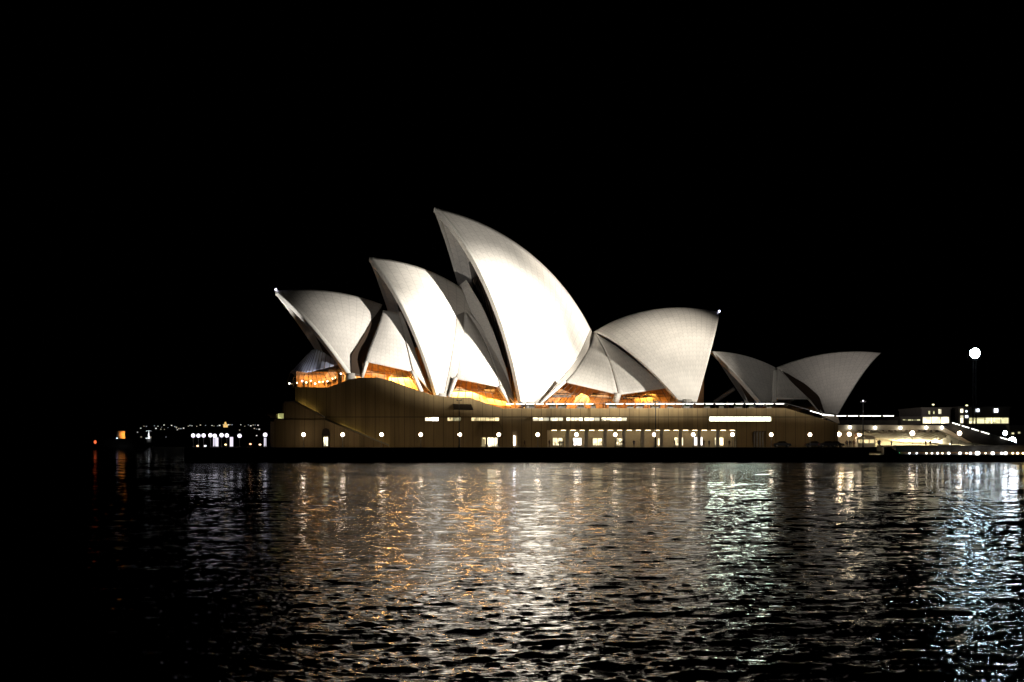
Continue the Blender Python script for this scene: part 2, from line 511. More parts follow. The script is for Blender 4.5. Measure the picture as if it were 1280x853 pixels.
def ridge(c, T, R, Y0, n):
    ax, nn, O = frame(Y0); q = c-nn*((c-O)@nn); z = np.array([0, 0, 1.])
    an = lambda p: math.atan2((p-q)@z, (p-q)@ax)
    s = np.linspace(an(T), an(R), n); r = np.linalg.norm(T-q)
    return q+r*(np.cos(s)[:, None]*ax+np.sin(s)[:, None]*z)

# sphere-cut sails: tip, front foot, rear foot, rear end of ridge, sphere centre
SAILS = {
 'great':  dict(T=(-20.28,375.69,66.56), F=(2.4,355.58,14.22), B=(6.05,358.3,14.3), R=(21.85,384.64,34.09), c=(-39.32,415.55,8.06), Y0=380, ribs=17, lids=22),
 'second': dict(T=(-37.05,372.13,52.99), F=(-18.78,355.24,16.41), B=(-16.64,356.42,16.45), R=(-13.75,377.08,45.8), c=(-46.17,407.98,5.14), Y0=380, ribs=9, lids=17),
 'north':  dict(T=(-60.9,367.06,43.66), F=(-40.56,353.47,21.32), B=(-39.79,353.76,21.33), R=(-33.97,372.78,40.71), c=(-62.76,414.43,-11.41), Y0=380, ribs=10, lids=12),
 'south':  dict(T=(57.12,392.14,40.41), F=(46.39,357.03,14.66), B=(41.8,357.31,15.27), R=(22.07,384.69,34.53), c=(44.1,400.89,-5.15), Y0=380, ribs=16, lids=16),
 'dining_north': dict(T=(52.83,374.23,28.54), F=(65.02,371.71,15.1), B=(68.29,373.0,15.14), R=(70.14,377.91,24.42), c=(37.52,446.46,-11.39), Y0=363, ribs=7, lids=9),
 'dining_south': dict(T=(99.79,384.21,28.87), F=(82.06,358.47,11.68), B=(78.94,358.94,11.69), R=(70.27,377.94,24.51), c=(87.91,408.42,-32.14), Y0=363, ribs=13, lids=12),
}
for s in SAILS.values():
    for k in 'TFBRc': s[k] = np.array(s[k], float)
_c, _T, _R = SAILS['second']['c'], SAILS['second']['T'], SAILS['second']['R']
def ridge_on(c, T, R, Y0, extra):
    ax, nn, O = frame(Y0); q = c-nn*((c-O)@nn); z = np.array([0, 0, 1.])
    an = lambda p: math.atan2((p-q)@z, (p-q)@ax)
    a = an(R)+(an(R)-an(T))*extra
    return q+np.linalg.norm(T-q)*(math.cos(a)*ax+math.sin(a)*z)
SAILS['second']['R'] = ridge_on(_c, _T, _R, 380, .30)

def sail_grid(s, nu=44, nv=36):
    c = s['c']; Rd = np.linalg.norm(s['T']-c)
    rd = ridge(c, s['T'], s['R'], s['Y0'], nu)
    G = np.zeros((nu, nv, 3))
    for i in range(nu):
        u = i/(nu-1)
        p = c+(s['F']*(1-u)+s['B']*u-c); p = c+(p-c)/np.linalg.norm(p-c)*Rd
        top = c+(rd[i]-c)/np.linalg.norm(rd[i]-c)*Rd
        G[i] = slerp(c, p, top, np.linspace(0, 1, nv))
    return G
def inward(G, c):
    d = c-G; return d/np.linalg.norm(d, axis=-1, keepdims=True)

def make_sail(s, name, parent, o, label, thick=1.1, tone=1.0):
    G = sail_grid(s); ax, nn, O = frame(s['Y0'])
    I = inward(G, s['c'])
    # thickness tapers to nothing over the ridge so the two halves close on each other
    w = np.linspace(1, .15, G.shape[1])[None, :, None]
    I = I*w
    b = MB(); b.grid(G, thick, I)
    Gm = mirror(G, s['Y0']); Im = mirror(G+I, s['Y0'])-Gm
    b.grid(Gm, thick, Im, flip=True)
    ob = b.build(name, tile_mat('cream_roof_tiles', round(s['ribs']*1.25), round(s['lids']*1.7), tone), parent, o)
    ob['label'] = label
    return ob, G, I

def edge_strip(b, curve, dirs, wdt, dep, normal):
    pass

def rim_strip(G, I, s, parent, o, width=.75, proud=.12, both=True):
    """White concrete edge beam along the mouth of a sail."""
    out = -I/np.linalg.norm(I, axis=-1, keepdims=True)
    a = G[0]; k = G[1]-G[0]; k = k/np.linalg.norm(k, axis=-1, keepdims=True)
    n = len(a); b = MB()
    def go(f, fl):
        Q = np.stack([f(a-k*.25+out[0]*proud), f(a+k*width+out[0]*proud)], 0)
        W = np.stack([f(a-k*.25-out[0]*1.25)-Q[0], f(a+k*width-out[0]*.02)-Q[1]], 0)
        b.grid(Q, 1.0, W, flip=fl)
    go(lambda p: p, False)
    if both: go(lambda p: mirror(p, s['Y0']), True)
    return b.build_each('edge_beam', M['rim'], parent, o)

def patch(pts, n=14, bulge=0.0, bdir=None):
    """Curved quad from four corners (a-b bottom, c-d top): a, b, c(over b), d(over a)."""
    a, bb, c, d = [np.asarray(p, float) for p in pts]
    u = np.linspace(0, 1, n)[:, None, None]; v = np.linspace(0, 1, n)[None, :, None]
    G = (1-u)*(1-v)*a+u*(1-v)*bb+u*v*c+(1-u)*v*d
    return G+bulge*4*(u*(1-u))*(.35+.65*v*(1-v)*4)*np.asarray(bdir)
def boundary_patch(left, right, n=14, bulge=0, bdir=(0, -1, 0)):
    """Ruled panel between two polylines of equal length."""
    L, R = np.array(left, float), np.array(right, float)
    t = np.linspace(0, len(L)-1, n)
    x = np.arange(len(L))
    if len(L) in (3, 4): f = lambda P: np.stack([np.polyval(np.polyfit(x, P[:, k], len(P)-1), t) for k in range(3)], -1)
    else: f = lambda P: np.stack([np.interp(t, x, P[:, k]) for k in range(3)], -1)
    L, R = f(L), f(R); u = np.linspace(0, 1, n)[:, None, None]
    return (1-u)*L[None]+u*R[None]+bulge*4*u*(1-u)*np.asarray(bdir)

def on_sail(s, px, py, proud=.25):
    """Point of a sail's sphere seen at photo pixel (px, py), lifted a little off the tiles."""
    d = np.array([(px-640)/FPX, 1., -(py-HORIZON)/FPX]); d /= np.linalg.norm(d); o = np.array([0, 0, EYE])
    Rd = np.linalg.norm(s['T']-s['c'])+proud; q = o-s['c']; bq = q@d
    return o+d*(-bq-math.sqrt(max(0, bq*bq-(q@q-Rd*Rd))))
def panel(name, G, mt, parent, o, Y0, thick=.5, dirw=None, label=None, mir=True):
    ax, nn, O = frame(Y0)
    D = np.broadcast_to(-nn if dirw is None else dirw, G.shape)
    b = MB(); b.grid(G, thick, D)
    # keep the outer face towards the west whatever way the corners ran
    nrm = np.cross(G[1, 0]-G[0, 0]+G[-1, -1]-G[-2, -1], G[0, 1]-G[0, 0]+G[-1, -1]-G[-1, -2])
    if mir:
        Gm = mirror(G, Y0); b.grid(Gm, thick, mirror(G+D, Y0)-Gm, flip=True)
    obs = b.build_each(name, mt, parent, o)
    if label:
        for ob in obs: ob['label'] = label
    return obs[0]

def beam(name, p, q, r0, r1, mt, parent, o, Y0, mir=True):
    """Tapered leg of square section."""
    b = MB()
    for f in ((lambda x: x), (lambda x: mirror(x, Y0)))[:2 if mir else 1]:
        b.tube([f(np.array(p)), f(np.array(q))], [r0, r1], 4)
    return b.build_each(name, mt, parent, o)

def mouth_wall(G, s, parent, o, t0=.04, t1=.7, back=.12, label=None, lean=0.0):
    """Bronze glass wall with mullions hung inside the mouth of a sail."""
    ax, nn, O = frame(s['Y0'])
    nu, nv = G.shape[:2]; j0, j1 = int(t0*nv), int(t1*nv)
    sgn = 1 if s['R'][0] > s['T'][0] else -1
    inn = inward(G, s['c'])
    i0 = max(1, int(back*nu))
    L = [G[i0, j]+inn[i0, j]*1.25 for j in range(j0, j1+1)]
    Rm = [mirror(p, s['Y0']) for p in L]
    Gp = boundary_patch(L, Rm, 24)
    b = MB(); b.grid(Gp, .15, np.broadcast_to(ax*sgn, Gp.shape))
    w = b.build('glass_wall', M['dark_glass'], parent, o)
    if label: w['label'] = label
    b = MB()
    for k in range(2, 23, 2):
        pts = Gp[k][::4]
        b.tube(pts-ax*sgn*.12, .16, 4)
    b.build('mullion', M['bronze'], w, o)
    return w

# --- concert hall -----------------------------------------------------------
HO = np.array((0, 375, 13.0))
hall = thing('concert_hall', HO, 'great white tiled concert hall of four floodlit pointed sails on the granite podium', 'concert hall')
sg, Gg, Ig = make_sail(SAILS['great'], 'sail', hall, HO, 'tallest pointed sail, blown white by floodlight')
ss, Gs, Is = make_sail(SAILS['second'], 'sail', hall, HO, 'second pointed sail, half shaded along its ridge')
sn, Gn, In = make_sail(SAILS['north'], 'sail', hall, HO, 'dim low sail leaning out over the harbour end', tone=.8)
sa, Ga, Ia = make_sail(SAILS['south'], 'sail', hall, HO, 'broad sail opening the other way from the rest')
for ob, G, I, k in ((sg, Gg, Ig, 'great'), (ss, Gs, Is, 'second'), (sn, Gn, In, 'north'), (sa, Ga, Ia, 'south')):
    if k != 'south': rim_strip(G, I, SAILS[k], ob, HO, width=.85)
mouth_wall(Gg, SAILS['great'], hall, HO, t1=.74, back=.13)
mouth_wall(Gs, SAILS['second'], hall, HO, t1=.76, back=.14)
mouth_wall(Gn, SAILS['north'], hall, HO, t0=.22, t1=.66, back=.16)
mouth_wall(Ga, SAILS['south'], hall, HO, t1=.8, back=.14)

H = lambda px, py, w: hp(px, py, w, 380)
for k in ('north', 'south'):
    b = MB(); p = SAILS[k]['T']+np.array([0, -.3, .35]); b.tube([p-(0, 0, .5), p-(0, 0, .25)], .12, 6); b.build('beacon_base', M['black_metal'], hall, HO)
    b = MB(); b.ball(p, .32, 10, 6); b.build('tip_beacon', emit('lit_tip_beacon', (.75, .75, 1), 4), hall, HO)
# side shells and their legs, north to south (both flanks of the hall)
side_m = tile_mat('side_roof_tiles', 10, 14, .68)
NN = frame(380)[1]
ss1 = panel('side_shell', boundary_patch([H(456.5,452.5,17.5), H(462,434,15), H(470,415,11), H(479,388,7)], [H(516,465.5,18), H(511,443,16), H(505,418,12), H(499,392,8)], 16, .8, NN), side_m, hall, HO, 380)
panel('side_rib', boundary_patch([H(517,465.5,18.4), H(511.5,443,16.4), H(505.5,418,12.4), H(498,390,8.4)], [H(539,491,18.2), H(527,462,16.6), H(515,426,12.6), H(501,390,8.6)], 12), M['concrete'], hall, HO, 380, .7)
SN = SAILS['north']
panel('shade_panel', boundary_patch([on_sail(SN, x, y) for x, y in ((439,469), (438.6,456), (438.6,443), (451,424), (465,400), (477,384))], [on_sail(SN, x, y) for x, y in ((451,471), (453.5,463), (458,451), (466,430), (474,410), (479,393))], 16), M['bronze'], hall, HO, 380, .4, label='dark panel put in for the shade at the rear of the low sail')  # shade of the second sail on the north sail, added as a dark panel
beam('leg', H(452.5,472,17.5), H(458.5,452,17.2), .42, .6, M['concrete'], hall, HO, 380)
beam('leg', H(527,490,18.6), H(515,464,18.2), .55, .6, M['concrete'], hall, HO, 380)

panel('side_shell', boundary_patch([on_sail(SAILS['second'], x, y, -.25) for x, y in ((568.5,474), (573,445), (577,417), (580,392))], [H(626,485,20.5), H(617,455,16.5), H(603,422,11), H(584,392,5.5)], 16, 1.0, NN), side_m, hall, HO, 380)
panel('side_rib', boundary_patch([H(626.5,485,20.8), H(617.5,455,16.8), H(603.5,422,11.3), H(582,389,5.6)], [H(643,504,21), H(633,472,17.5), H(613,428,11.8), H(583.5,388,5.8)], 12), M['concrete'], hall, HO, 380, .7)
panel('rear_band', boundary_patch([on_sail(SAILS['second'], x, y, .15) for x, y in ((554.5,495), (561,464), (567,430), (571,394))], [on_sail(SAILS['second'], x, y, .15) for x, y in ((561.5,495), (569.5,470), (576,430), (580.5,390))], 14), M['grey_concrete'], hall, HO, 380, .9)  # darker grey band along the rear edge of the second sail
beam('leg', H(561,496,20), H(569.5,473,18.8), .5, .7, M['concrete'], hall, HO, 380)
beam('leg', H(638,505,21), H(624,483,20.2), .6, .75, M['concrete'], hall, HO, 380)

SG, SS = SAILS['great'], SAILS['second']
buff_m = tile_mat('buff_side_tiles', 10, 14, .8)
panel('side_shell', boundary_patch([H(773,494,22.5), H(768,474,19), H(759,446,11), H(743,417,1.6)], [on_sail(SG, x, y, -.25) for x, y in ((705.5,478), (720.5,460), (733.5,439.5), (741.3,419))], 16, .5, NN), buff_m, hall, HO, 380)
panel('side_shell', boundary_patch([H(836,485.5,21), H(814,467,18), H(780,440,10), H(743,416,1.2)], [H(774,494,22.8), H(769,474,19.2), H(760,446,11.2), H(744,417,1.7)], 16, .4, NN), buff_m, hall, HO, 380)
panel('rear_band', boundary_patch([on_sail(SG, x, y, .15) for x, y in ((664,505), (690,485.5), (708,467), (725.5,440.5), (732.5,425), (738,412.5))], [on_sail(SG, x, y, .15) for x, y in ((673,505), (702,481.5), (717,466), (733.5,440.5), (738,430), (741.6,418))], 18), M['grey_concrete'], hall, HO, 380, .9)  # darker grey band along the rear edge of the great sail
beam('leg', H(676,504,22.6), H(706,477,20.6), .4, .5, M['rim'], hall, HO, 380)
beam('leg', H(769,503,22.4), H(773,492,22.6), .9, .8, M['concrete'], hall, HO, 380)
beam('leg', H(848,500,23), H(834,485,21), .55, .7, M['concrete'], hall, HO, 380)

panel('louvre_shell', boundary_patch([H(640,504,20.3), H(626,465,16.5), H(608,425,11.5), H(589,390,5.5), H(576,356,1.0)], [H(643,502,20.3), H(634,465,16.8), H(621,425,12), H(604,385,6.2), H(583,350,1.4)], 16), M['concrete'], hall, HO, 380, .4)
# pedestals under the feet
b = MB()
for k in ('great', 'second', 'north', 'south'):
    s = SAILS[k]
    for f in (lambda p: p, lambda p: mirror(p, 380)):
        F, B_ = f(s['F']), f(s['B']); c = (F+B_)/2; c0 = c.copy(); c0[2] = c[2]-5
        b.tube([c0, c+np.array([0, .6, .35])], [1.9, 1.25], 8)
b.build_each('pedestal', M['concrete'], hall, HO)

# auditorium core (timber) seen through the foyer glass, and foyer glazing with mullions
b = MB()
ax, nn, O = frame(380)
def slab(x0, x1, w0, w1, z0, z1, m=0):
    c = [O+ax*x+nn*w for x, w in ((x0, w1), (x1, w1), (x1, w0), (x0, w0))]
    v = [(*p[:2], z0) for p in c]+[(*p[:2], z1) for p in c]
    b.add(v, [(3,2,1,0),(4,5,6,7),(0,1,5,4),(1,2,6,5),(2,3,7,6),(3,0,4,7)], m=m)
slab(-46, -17, -9, 9, 12, 29)
slab(-17, 50, -11, 11, 12, 24)
slab(-30, -27, 9, 11.5, 12, 25)
slab(-3, -1, 11, 13.5, 12, 22)
slab(30, 33, 11, 14.5, 12, 21)
slab(-57.5, -47, 6.2, 7.2, 15, 22.6)
b.build_each('auditorium_core', M['timber'], hall, HO)
def flat_shape(b, pts, w, t=.3):
    """Upright slab in the hall's long direction with the given photo outline."""
    n_ = frame(380)[1]; P = [hp(x, y, w, 380) for x, y in pts]; n = len(P)
    v = P+[p-n_*t for p in P]
    b.add(v, [tuple(range(n)), tuple(range(2*n-1, n-1, -1))]+[(i, i+n, (i+1) % n+n, (i+1) % n) for i in range(n)])
for sh, w in ((((484, 484), (487, 471), (492, 465.5), (499, 464), (507, 467), (515, 476), (525, 490)), 13.2),
              (((561, 499), (563, 488), (573, 485), (589, 490), (612, 498), (637, 503.5), (639, 508)), 15.0),
              (((716, 507), (720, 497), (727, 492), (735, 495), (741, 507)), 15.5),
              (((800, 507), (804, 495), (812, 490.5), (820, 494), (826, 507)), 16.0)):
    b = MB(); flat_shape(b, sh, w); b.build('stair_flank', M['gold_timber'], hall, HO)
# dark balcony fronts and a hanging screen break up the timber
for sh, w in ((((470, 473), (483, 474), (483, 469), (470, 467)), 13.0), (((606, 489), (618, 491), (620, 483), (608, 481)), 15.2), (((690, 497), (714, 497), (714, 493.5), (692, 493.5)), 15.8), (((740, 495), (764, 499), (764, 496), (741, 491)), 15.8), (((779, 499), (797, 498), (797, 494.5), (779, 496)), 16.0)):
    b = MB(); flat_shape(b, sh, w); b.build('balcony_front', M['bronze'], hall, HO)

def glazing(pts_bottom, pts_top, w, nm=9):
    """Foyer window: clear pane, bronze mullions and a transom."""
    A = [H(x, y, w) for x, y in pts_bottom]; B_ = [H(x, y, w-.6) for x, y in pts_top]
    G = boundary_patch(A, B_, 12)
    b = MB(); b.grid(G)
    g = b.build('foyer_window', M['pane'], hall, HO)
    b = MB()
    L = np.array(A); U = np.array(B_)
    for k in range(nm):
        t = k/(nm-1)*(len(L)-1)
        f = lambda P: np.array([np.interp(t, range(len(P)), P[:, i]) for i in range(3)])
        b.tube([f(L), f(U)], .07, 4)
    b.tube(list((L*.45+U*.55)), .06, 4)
    b.build('mullion', M['bronze'], g, HO)
glazing([(455,473), (490,477), (525,489)], [(458,454), (487,459), (516,466)], 16.5)
glazing([(562,497), (600,502), (638,506)], [(570,475), (597,479), (625,485)], 18.8)
glazing([(678,506), (720,506), (769,506)], [(705,479), (735,485), (770,494)], 20.5, 11)
glazing([(776,506), (810,506), (847,506)], [(776,494), (805,490), (834,486)], 20.5)

def foyer_lamp(p, power, color=(1, .55, .155)):
    """Broad ceiling downlight: a bronze tray with a lit panel below it."""
    p = np.array(p)
    b = MB(); b.box(p+(-2.0, -1.0, 0), p+(2.0, 1.0, .12)); b.build('downlight_tray', M['bronze'], hall, HO)
    d = bpy.data.lights.new('foyer_light', 'AREA'); d.shape = 'RECTANGLE'; d.size, d.size_y = 7.0, 3.2
    d.energy = power; d.color = color
    l = bpy.data.objects.new('foyer_light', d); COL.objects.link(l); l.location = p-np.array([0, 0, .02])
AMB = 1.15
foyer_lamp(H(468,466,13.5), 3800*AMB); foyer_lamp(H(500,472,14), 6800*AMB)
foyer_lamp(H(578,490,15.5), 5200*AMB); foyer_lamp(H(602,487,15), 2600*AMB); foyer_lamp(H(625,498,16.5), 3800*AMB)
foyer_lamp(H(712,492,15), 2000*AMB); foyer_lamp(H(745,494,15.5), 2200*AMB)
foyer_lamp(H(800,497,15.5), 2000*AMB); foyer_lamp(H(822,493,15), 1500*AMB)
foyer_lamp(H(395,468,10), 1500*AMB); foyer_lamp(H(420,463,11), 1400*AMB)

# northern foyer: hanging glass hood, amber bar below it
hood = mat('blue_grey_glass_hood', (.50, .53, .68), .3, spec=.6)
HB = [H(366,463,6), H(374,465,9), H(386,466,12), H(402,461.5,14), H(425,456,15)]
HT = [H(387,440,3), H(390,437.5,4.5), H(395,436.5,6), H(405,440.5,9), H(424,454,14.5)]
panel('glass_hood', boundary_patch(HB, HT, 16, .4, NN), hood, hall, HO, 380, .15, label='blue grey ribbed glass hood under the low sail')
b = MB()
Gh = boundary_patch(HB, HT, 15, .4, NN)
for k in range(0, 15): b.tube([Gh[0, k]+NN*.06, Gh[7, k]+NN*.06, Gh[14, k]+NN*.06], .07, 4)
b.build_each('hood_rib', M['bronze'], hall, HO)
glazing([(357,485), (385,485), (412,482), (434,473)], [(363,466), (386,468), (403,464), (427,458)], 13.5, 13)

# uplights on the harbour end terrace
for x, y, az, pw in ((-53.8, 348.5, (-60.5, 367, 42), 60000), (-52.5, 346.5, (-50.5, 360, 22.5), 4500)):
    t = thing('terrace_uplight', (x, y, 17.95), 'small black uplight on the harbour end terrace aimed at the ' + ('rim of the low sail' if az[2] > 30 else 'glass hood'), 'uplight', 'uplights on the harbour end terrace')
    b = MB(); b.tube([(0, 0, 0), (0, 0, .25)], .22, 8); b.tube([(0, -.05, .3), (-.05, .25, .62)], [.2, .3], 10); b.build('housing', M['black_metal'], t)
    spot('uplight', (x-.1, y+.4, 18.8), az, 34, pw, (1, .97, .95), 1.0, .15)
# --- restaurant --------------------------------------------------------------
RO = np.array((80, 372, 12.0))
rest = thing('restaurant_hall', RO, 'small dim restaurant hall of two tiled sails beyond the podium stair', 'restaurant')
H3 = lambda px, py, w: hp(px, py, w, 363)
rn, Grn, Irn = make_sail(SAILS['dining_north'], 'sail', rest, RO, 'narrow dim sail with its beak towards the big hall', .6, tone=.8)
rs, Grs, Irs = make_sail(SAILS['dining_south'], 'sail', rest, RO, 'wide pale sail flaring away from the big hall', .7)
rim_strip(Grn, Irn, SAILS['dining_north'], rn, RO, .45)
N3 = frame(363)[1]
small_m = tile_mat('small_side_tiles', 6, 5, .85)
panel('side_shell', boundary_patch([H3(971,498,9), H3(971,484,6), H3(971,462,1)], [H3(1011,498.5,12), H3(998,483,8), H3(973,461,1.2)], 12, .5, N3), small_m, rest, RO, 363, .4)
panel('side_rib', boundary_patch([H3(966,503,7.6), H3(966.5,482,5.2), H3(968,463,1.2)], [H3(971,503,7.8), H3(971.3,482,5.4), H3(971,462,1.3)], 8), M['rim'], rest, RO, 363, .5)
SD = SAILS['dining_south']
panel('shade_panel', boundary_patch([on_sail(SD, x, y) for x, y in ((1026,516.5), (1013.5,500), (1004,491), (991,479), (978,464))], [on_sail(SD, x, y) for x, y in ((1031,516.5), (1027,505), (1023.5,495), (1007,480.5), (985,467.5))], 14), M['bronze'], rest, RO, 363, .3)  # shaded rear of the dining sail, put in as a dark panel over the tiles
beam('leg', H3(1027,517,20), H3(1011,498,12.5), .5, .6, M['rim'], rest, RO, 363)
beam('lintel', H3(970,498.2,9.3), H3(1011,498.6,12.3), .3, .3, M['rim'], rest, RO, 363)
beam('leg', H3(893,503,-9), H3(918,486,-5.5), .55, .55, M['concrete'], rest, RO, 363, mir=False)
mouth_wall(Grn, SAILS['dining_north'], rest, RO, t1=.6, back=.2)
mouth_wall(Grs, SAILS['dining_south'], rest, RO, t1=.75, back=.12)
b = MB()
ax, nn, O = frame(363)
slab(66, 86, -6, 6, 11, 14)
b.build('dining_core', M['timber'], rest, RO)
b = MB()
for k in ('dining_north', 'dining_south'):
    s = SAILS[k]
    for f in (lambda p: p, lambda p: mirror(p, 363)):
        c = (f(s['F'])+f(s['B']))/2; c0 = c.copy(); c0[2] -= 4
        b.tube([c0, c+np.array([0, .4, .3])], [1.2, .8], 8)
b.build_each('pedestal', M['concrete'], rest, RO)

# ------------------------------------------------------------------ floodlight housings and added beam cutoffs on the near quays (behind the frame)
CUTOFF = [(300,484), (357,483), (410,483), (419.5,479.5), (436,473), (449.5,470.5), (472,470.5), (489,474), (507.5,481), (526,487.5), (543,492.5), (560,494.5), (587,495), (601,500), (616,505), (630,508.5), (982,508.5), (1000,513), (1047.5,519), (1112,521), (1114,380), (1320,380)]  # podium outline that the added cutoff plates follow
for i, (L0, aim) in enumerate(FLOODS):
    L0 = np.array(L0, float)
    t = thing('floodlight', L0, f'boxed floodlight on the near quay, aimed at the {["whole great sail", "tips of the tall sails", "foot of the great sail", "foot of the second sail", "top of the south sail", "foot of the south sail", "harbour end sail", "whole hall flank", "tall open mouths", "restaurant sails", "whole front"][i]}', 'floodlight')
    e = []
    for px, py in CUTOFF:
        d = at(px, py, YW)-L0; e.append(L0+d/np.linalg.norm(d)*3.2)
    f = np.array(aim)-L0; f = f/np.linalg.norm(f)
    e = np.array(e)
    near = np.array([L0-np.array([0, 0, .5])+np.cross(f, [0, 0, 1])*u for u in np.linspace(-.5, .5, len(e))])
    low = e.copy(); low[:, 2] -= 1.6
    b = MB(); b.add(list(e)+list(low), [(k, k+1, k+1+len(e), k+len(e)) for k in range(len(e)-1)])
    b.add(list(low)+list(near), [(k, k+1, k+1+len(e), k+len(e)) for k in range(len(e)-1)])
    b.build('beam_cutoff', M['black_metal'], t, L0)  # added unseen plate, shaped to keep the beam off the podium wall
    b = MB(); q = L0-f*.5; r = np.cross(f, [0, 0, 1]); r /= np.linalg.norm(r)
    b.tube([q-f*.5, q], [.45, .5], 12); b.build('housing', M['black_metal'], t, L0)
    b = MB(); b.tube([q-f*.3-np.array([0, 0, .4]), (q[0], q[1], 1)], .15, 8); b.build('pole', M['black_metal'], t, L0)

# ------------------------------------------------------------------ podium
PO = np.array((0, YW, DECK))
pod = thing('podium', PO, 'long brown granite podium with slot windows and lit doorways under the sails', 'podium')
zb = DECK-.3
b = MB()
W = lambda *pts: [(wx(x), wz(y)) for x, y in pts]
# upper wall with the swelling parapet
top = [(369,484), (410,484.5), (419.5,481), (436,474.5), (449.5,472.2), (472,472.2), (489,476), (507.5,483), (526,489.5), (543,494.5), (560,496.5), (587,497), (601,502), (616,507), (628,510.6), (982,510.4), (1047.5,529.5)]
b.prism(W((357,521), (357,504), (369,503.5), *top[:-1], (1014,520), (1014,521)), YW, YW+95)
b.prism(W((1014,521), (1014,519.8), (1047.5,529.5), (1047.5,559.5), (1014,559.5)), YW, YW+95)
slots = [(531,548), (559,576), (589,624.5), (634,665), (666,784.5), (887,964)]
xs = [357]+[v for s in slots for v in s]+[1014]
for i in range(0, len(xs), 2):
    b.box((wx(xs[i]), YW, wz(526.5)), (wx(xs[i+1]), YW+95, wz(521)))
for s in slots: b.box((wx(s[0]), YW+1.2, wz(526.5)), (wx(s[1]), YW+95, wz(521)))
# lower wall with door openings (x0, x1, top, depth)
holes = [(600.5,625.5,546.5,3.0), (641,646.5,536,1.5), (684,921,537.5,4.0), (940,958,539,.8)]
cur = 345.3
for h in holes+[(1014, 1014, 0, 0)]:
    if h[0] > cur: b.box((wx(cur), YW, zb), (wx(h[0]), YW+95, wz(526.5)))
    if h[1] > h[0]:
        b.box((wx(h[0]), YW, wz(h[2])), (wx(h[1]), YW+h[3], wz(526.5)))
        b.box((wx(h[0]), YW+h[3], zb), (wx(h[1]), YW+95, wz(526.5)))
    cur = h[1]
b.build('wall', M['granite'], pod, PO)
# front stair flank: lower wall with the slanting top, and the upper landing wall
b = MB()
b.prism(W((345.3,559.5), (345.3,525), (408,525), (487,557.5), (487,559.5)), YW-3.4, YW-.9)
b.prism(W((357,524.9), (357,504), (370,502.5), (407,522.5), (407,524.9)), YW-3.0, YW-1.2)
b.box((wx(345.3), YW-.89, zb), (wx(400), YW-.01, wz(526)))
b.build_each('stair_flank', M['granite_plain'], pod, PO)
b = MB()
for pts in (((345.3,524.6), (408,524.6), (487,557)), ((357,503.6), (370,502.1), (407,522.1))):
    for (xa, ya), (xb, yb_) in zip(pts[:-1], pts[1:]):
        b.tube([(wx(xa), YW-2.1, wz(ya)), (wx(xb), YW-2.1, wz(yb_))], .2, 4)
b.build_each('coping', M['concrete'], pod, PO)
b = MB()
for i in range(46):
    x = 487-(487-370)*i/46; y = 558-(558-503)*i/46
    b.box((wx(x)-.5, YW-.9, zb), (wx(x), YW-.02, max(zb+.1, wz(y)-.9)))
b.build('stair', M['granite_plain'], pod, PO)
b = MB()
for i in range(9):
    u = (i+.5)/9; x = 487-117*u; y = 558-55*u
    if 392 < x < 416: continue
    b.box((wx(x)-.7, YW-1.02 if x < 407 else YW-.89, wz(y)-.9), (wx(x)+.7, YW-.84, wz(y)-.72))
b.build_each('stair_lamp', emit('lit_stair_lamp', (1, .86, .35), 9), pod, PO)
# slanted hood over the side door
b = MB()
a = [(wx(601), wz(527.5)), (wx(623.5), wz(527.5)), (wx(631), wz(546)), (wx(597), wz(546))]
b.add([(a[0][0], YW-.15, a[0][1]), (a[1][0], YW-.15, a[1][1]), (a[2][0], YW-2.2, a[2][1]), (a[3][0], YW-2.2, a[3][1]),
       (a[0][0], YW-.003, a[0][1]), (a[1][0], YW-.003, a[1][1]), (a[2][0], YW-.003, a[2][1]), (a[3][0], YW-.003, a[3][1])],
      [(0,3,2,1),(4,5,6,7),(0,1,5,4),(1,2,6,5),(2,3,7,6),(3,0,4,7)])
b.build('door_hood', M['granite_plain'], pod, PO)
b = MB()
b.add([(wx(566), YW-.1, wz(505)), (wx(589), YW-.1, wz(505.5)), (wx(592), YW-1.8, wz(513)), (wx(568), YW-1.8, wz(512.5)),
       (wx(566), YW-.003, wz(505)), (wx(589), YW-.003, wz(505.5)), (wx(592), YW-.003, wz(513)), (wx(568), YW-.003, wz(512.5))],
      [(0,3,2,1),(4,5,6,7),(0,1,5,4),(1,2,6,5),(2,3,7,6),(3,0,4,7)])
b.build('vent_hood', M['bronze'], pod, PO)
# slot windows
def window(x0, x1, y0, y1, mt, dep, name='window', frame_m='bronze', nm=0):
    g = MB(); g.box((wx(x0)+.06, YW+dep-.1, wz(y1)+.04), (wx(x1)-.06, YW+dep-.03, wz(y0)-.04))
    w = g.build(name, mt, pod, PO)
    f = MB(); X0, X1, Z0, Z1 = wx(x0), wx(x1), wz(y1), wz(y0)
    f.box((X0, YW+dep-.22, Z0), (X0+.06, YW+dep-.02, Z1)); f.box((X1-.06, YW+dep-.22, Z0), (X1, YW+dep-.02, Z1))
    for k in range(1, nm+1):
        xk = X0+(X1-X0)*k/(nm+1); f.box((xk-.05, YW+dep-.2, Z0+.02), (xk+.05, YW+dep-.11, Z1-.02))
    f.build('frame', M[frame_m], w, PO)
    return w
window(531,539,522,526.3, M['win_white'], 1.2, nm=1); window(539,548,522,526.3, M['strip_white'], 1.2, nm=1)
window(559,566,522,526.3, M['win_warm'], 1.2); window(566,576,522,526.3, room_emit('dim_room', (.9,.8,.45), .6), 1.2, nm=1)
window(589,624,522,526.3, M['win_warm'], 1.2, nm=5)
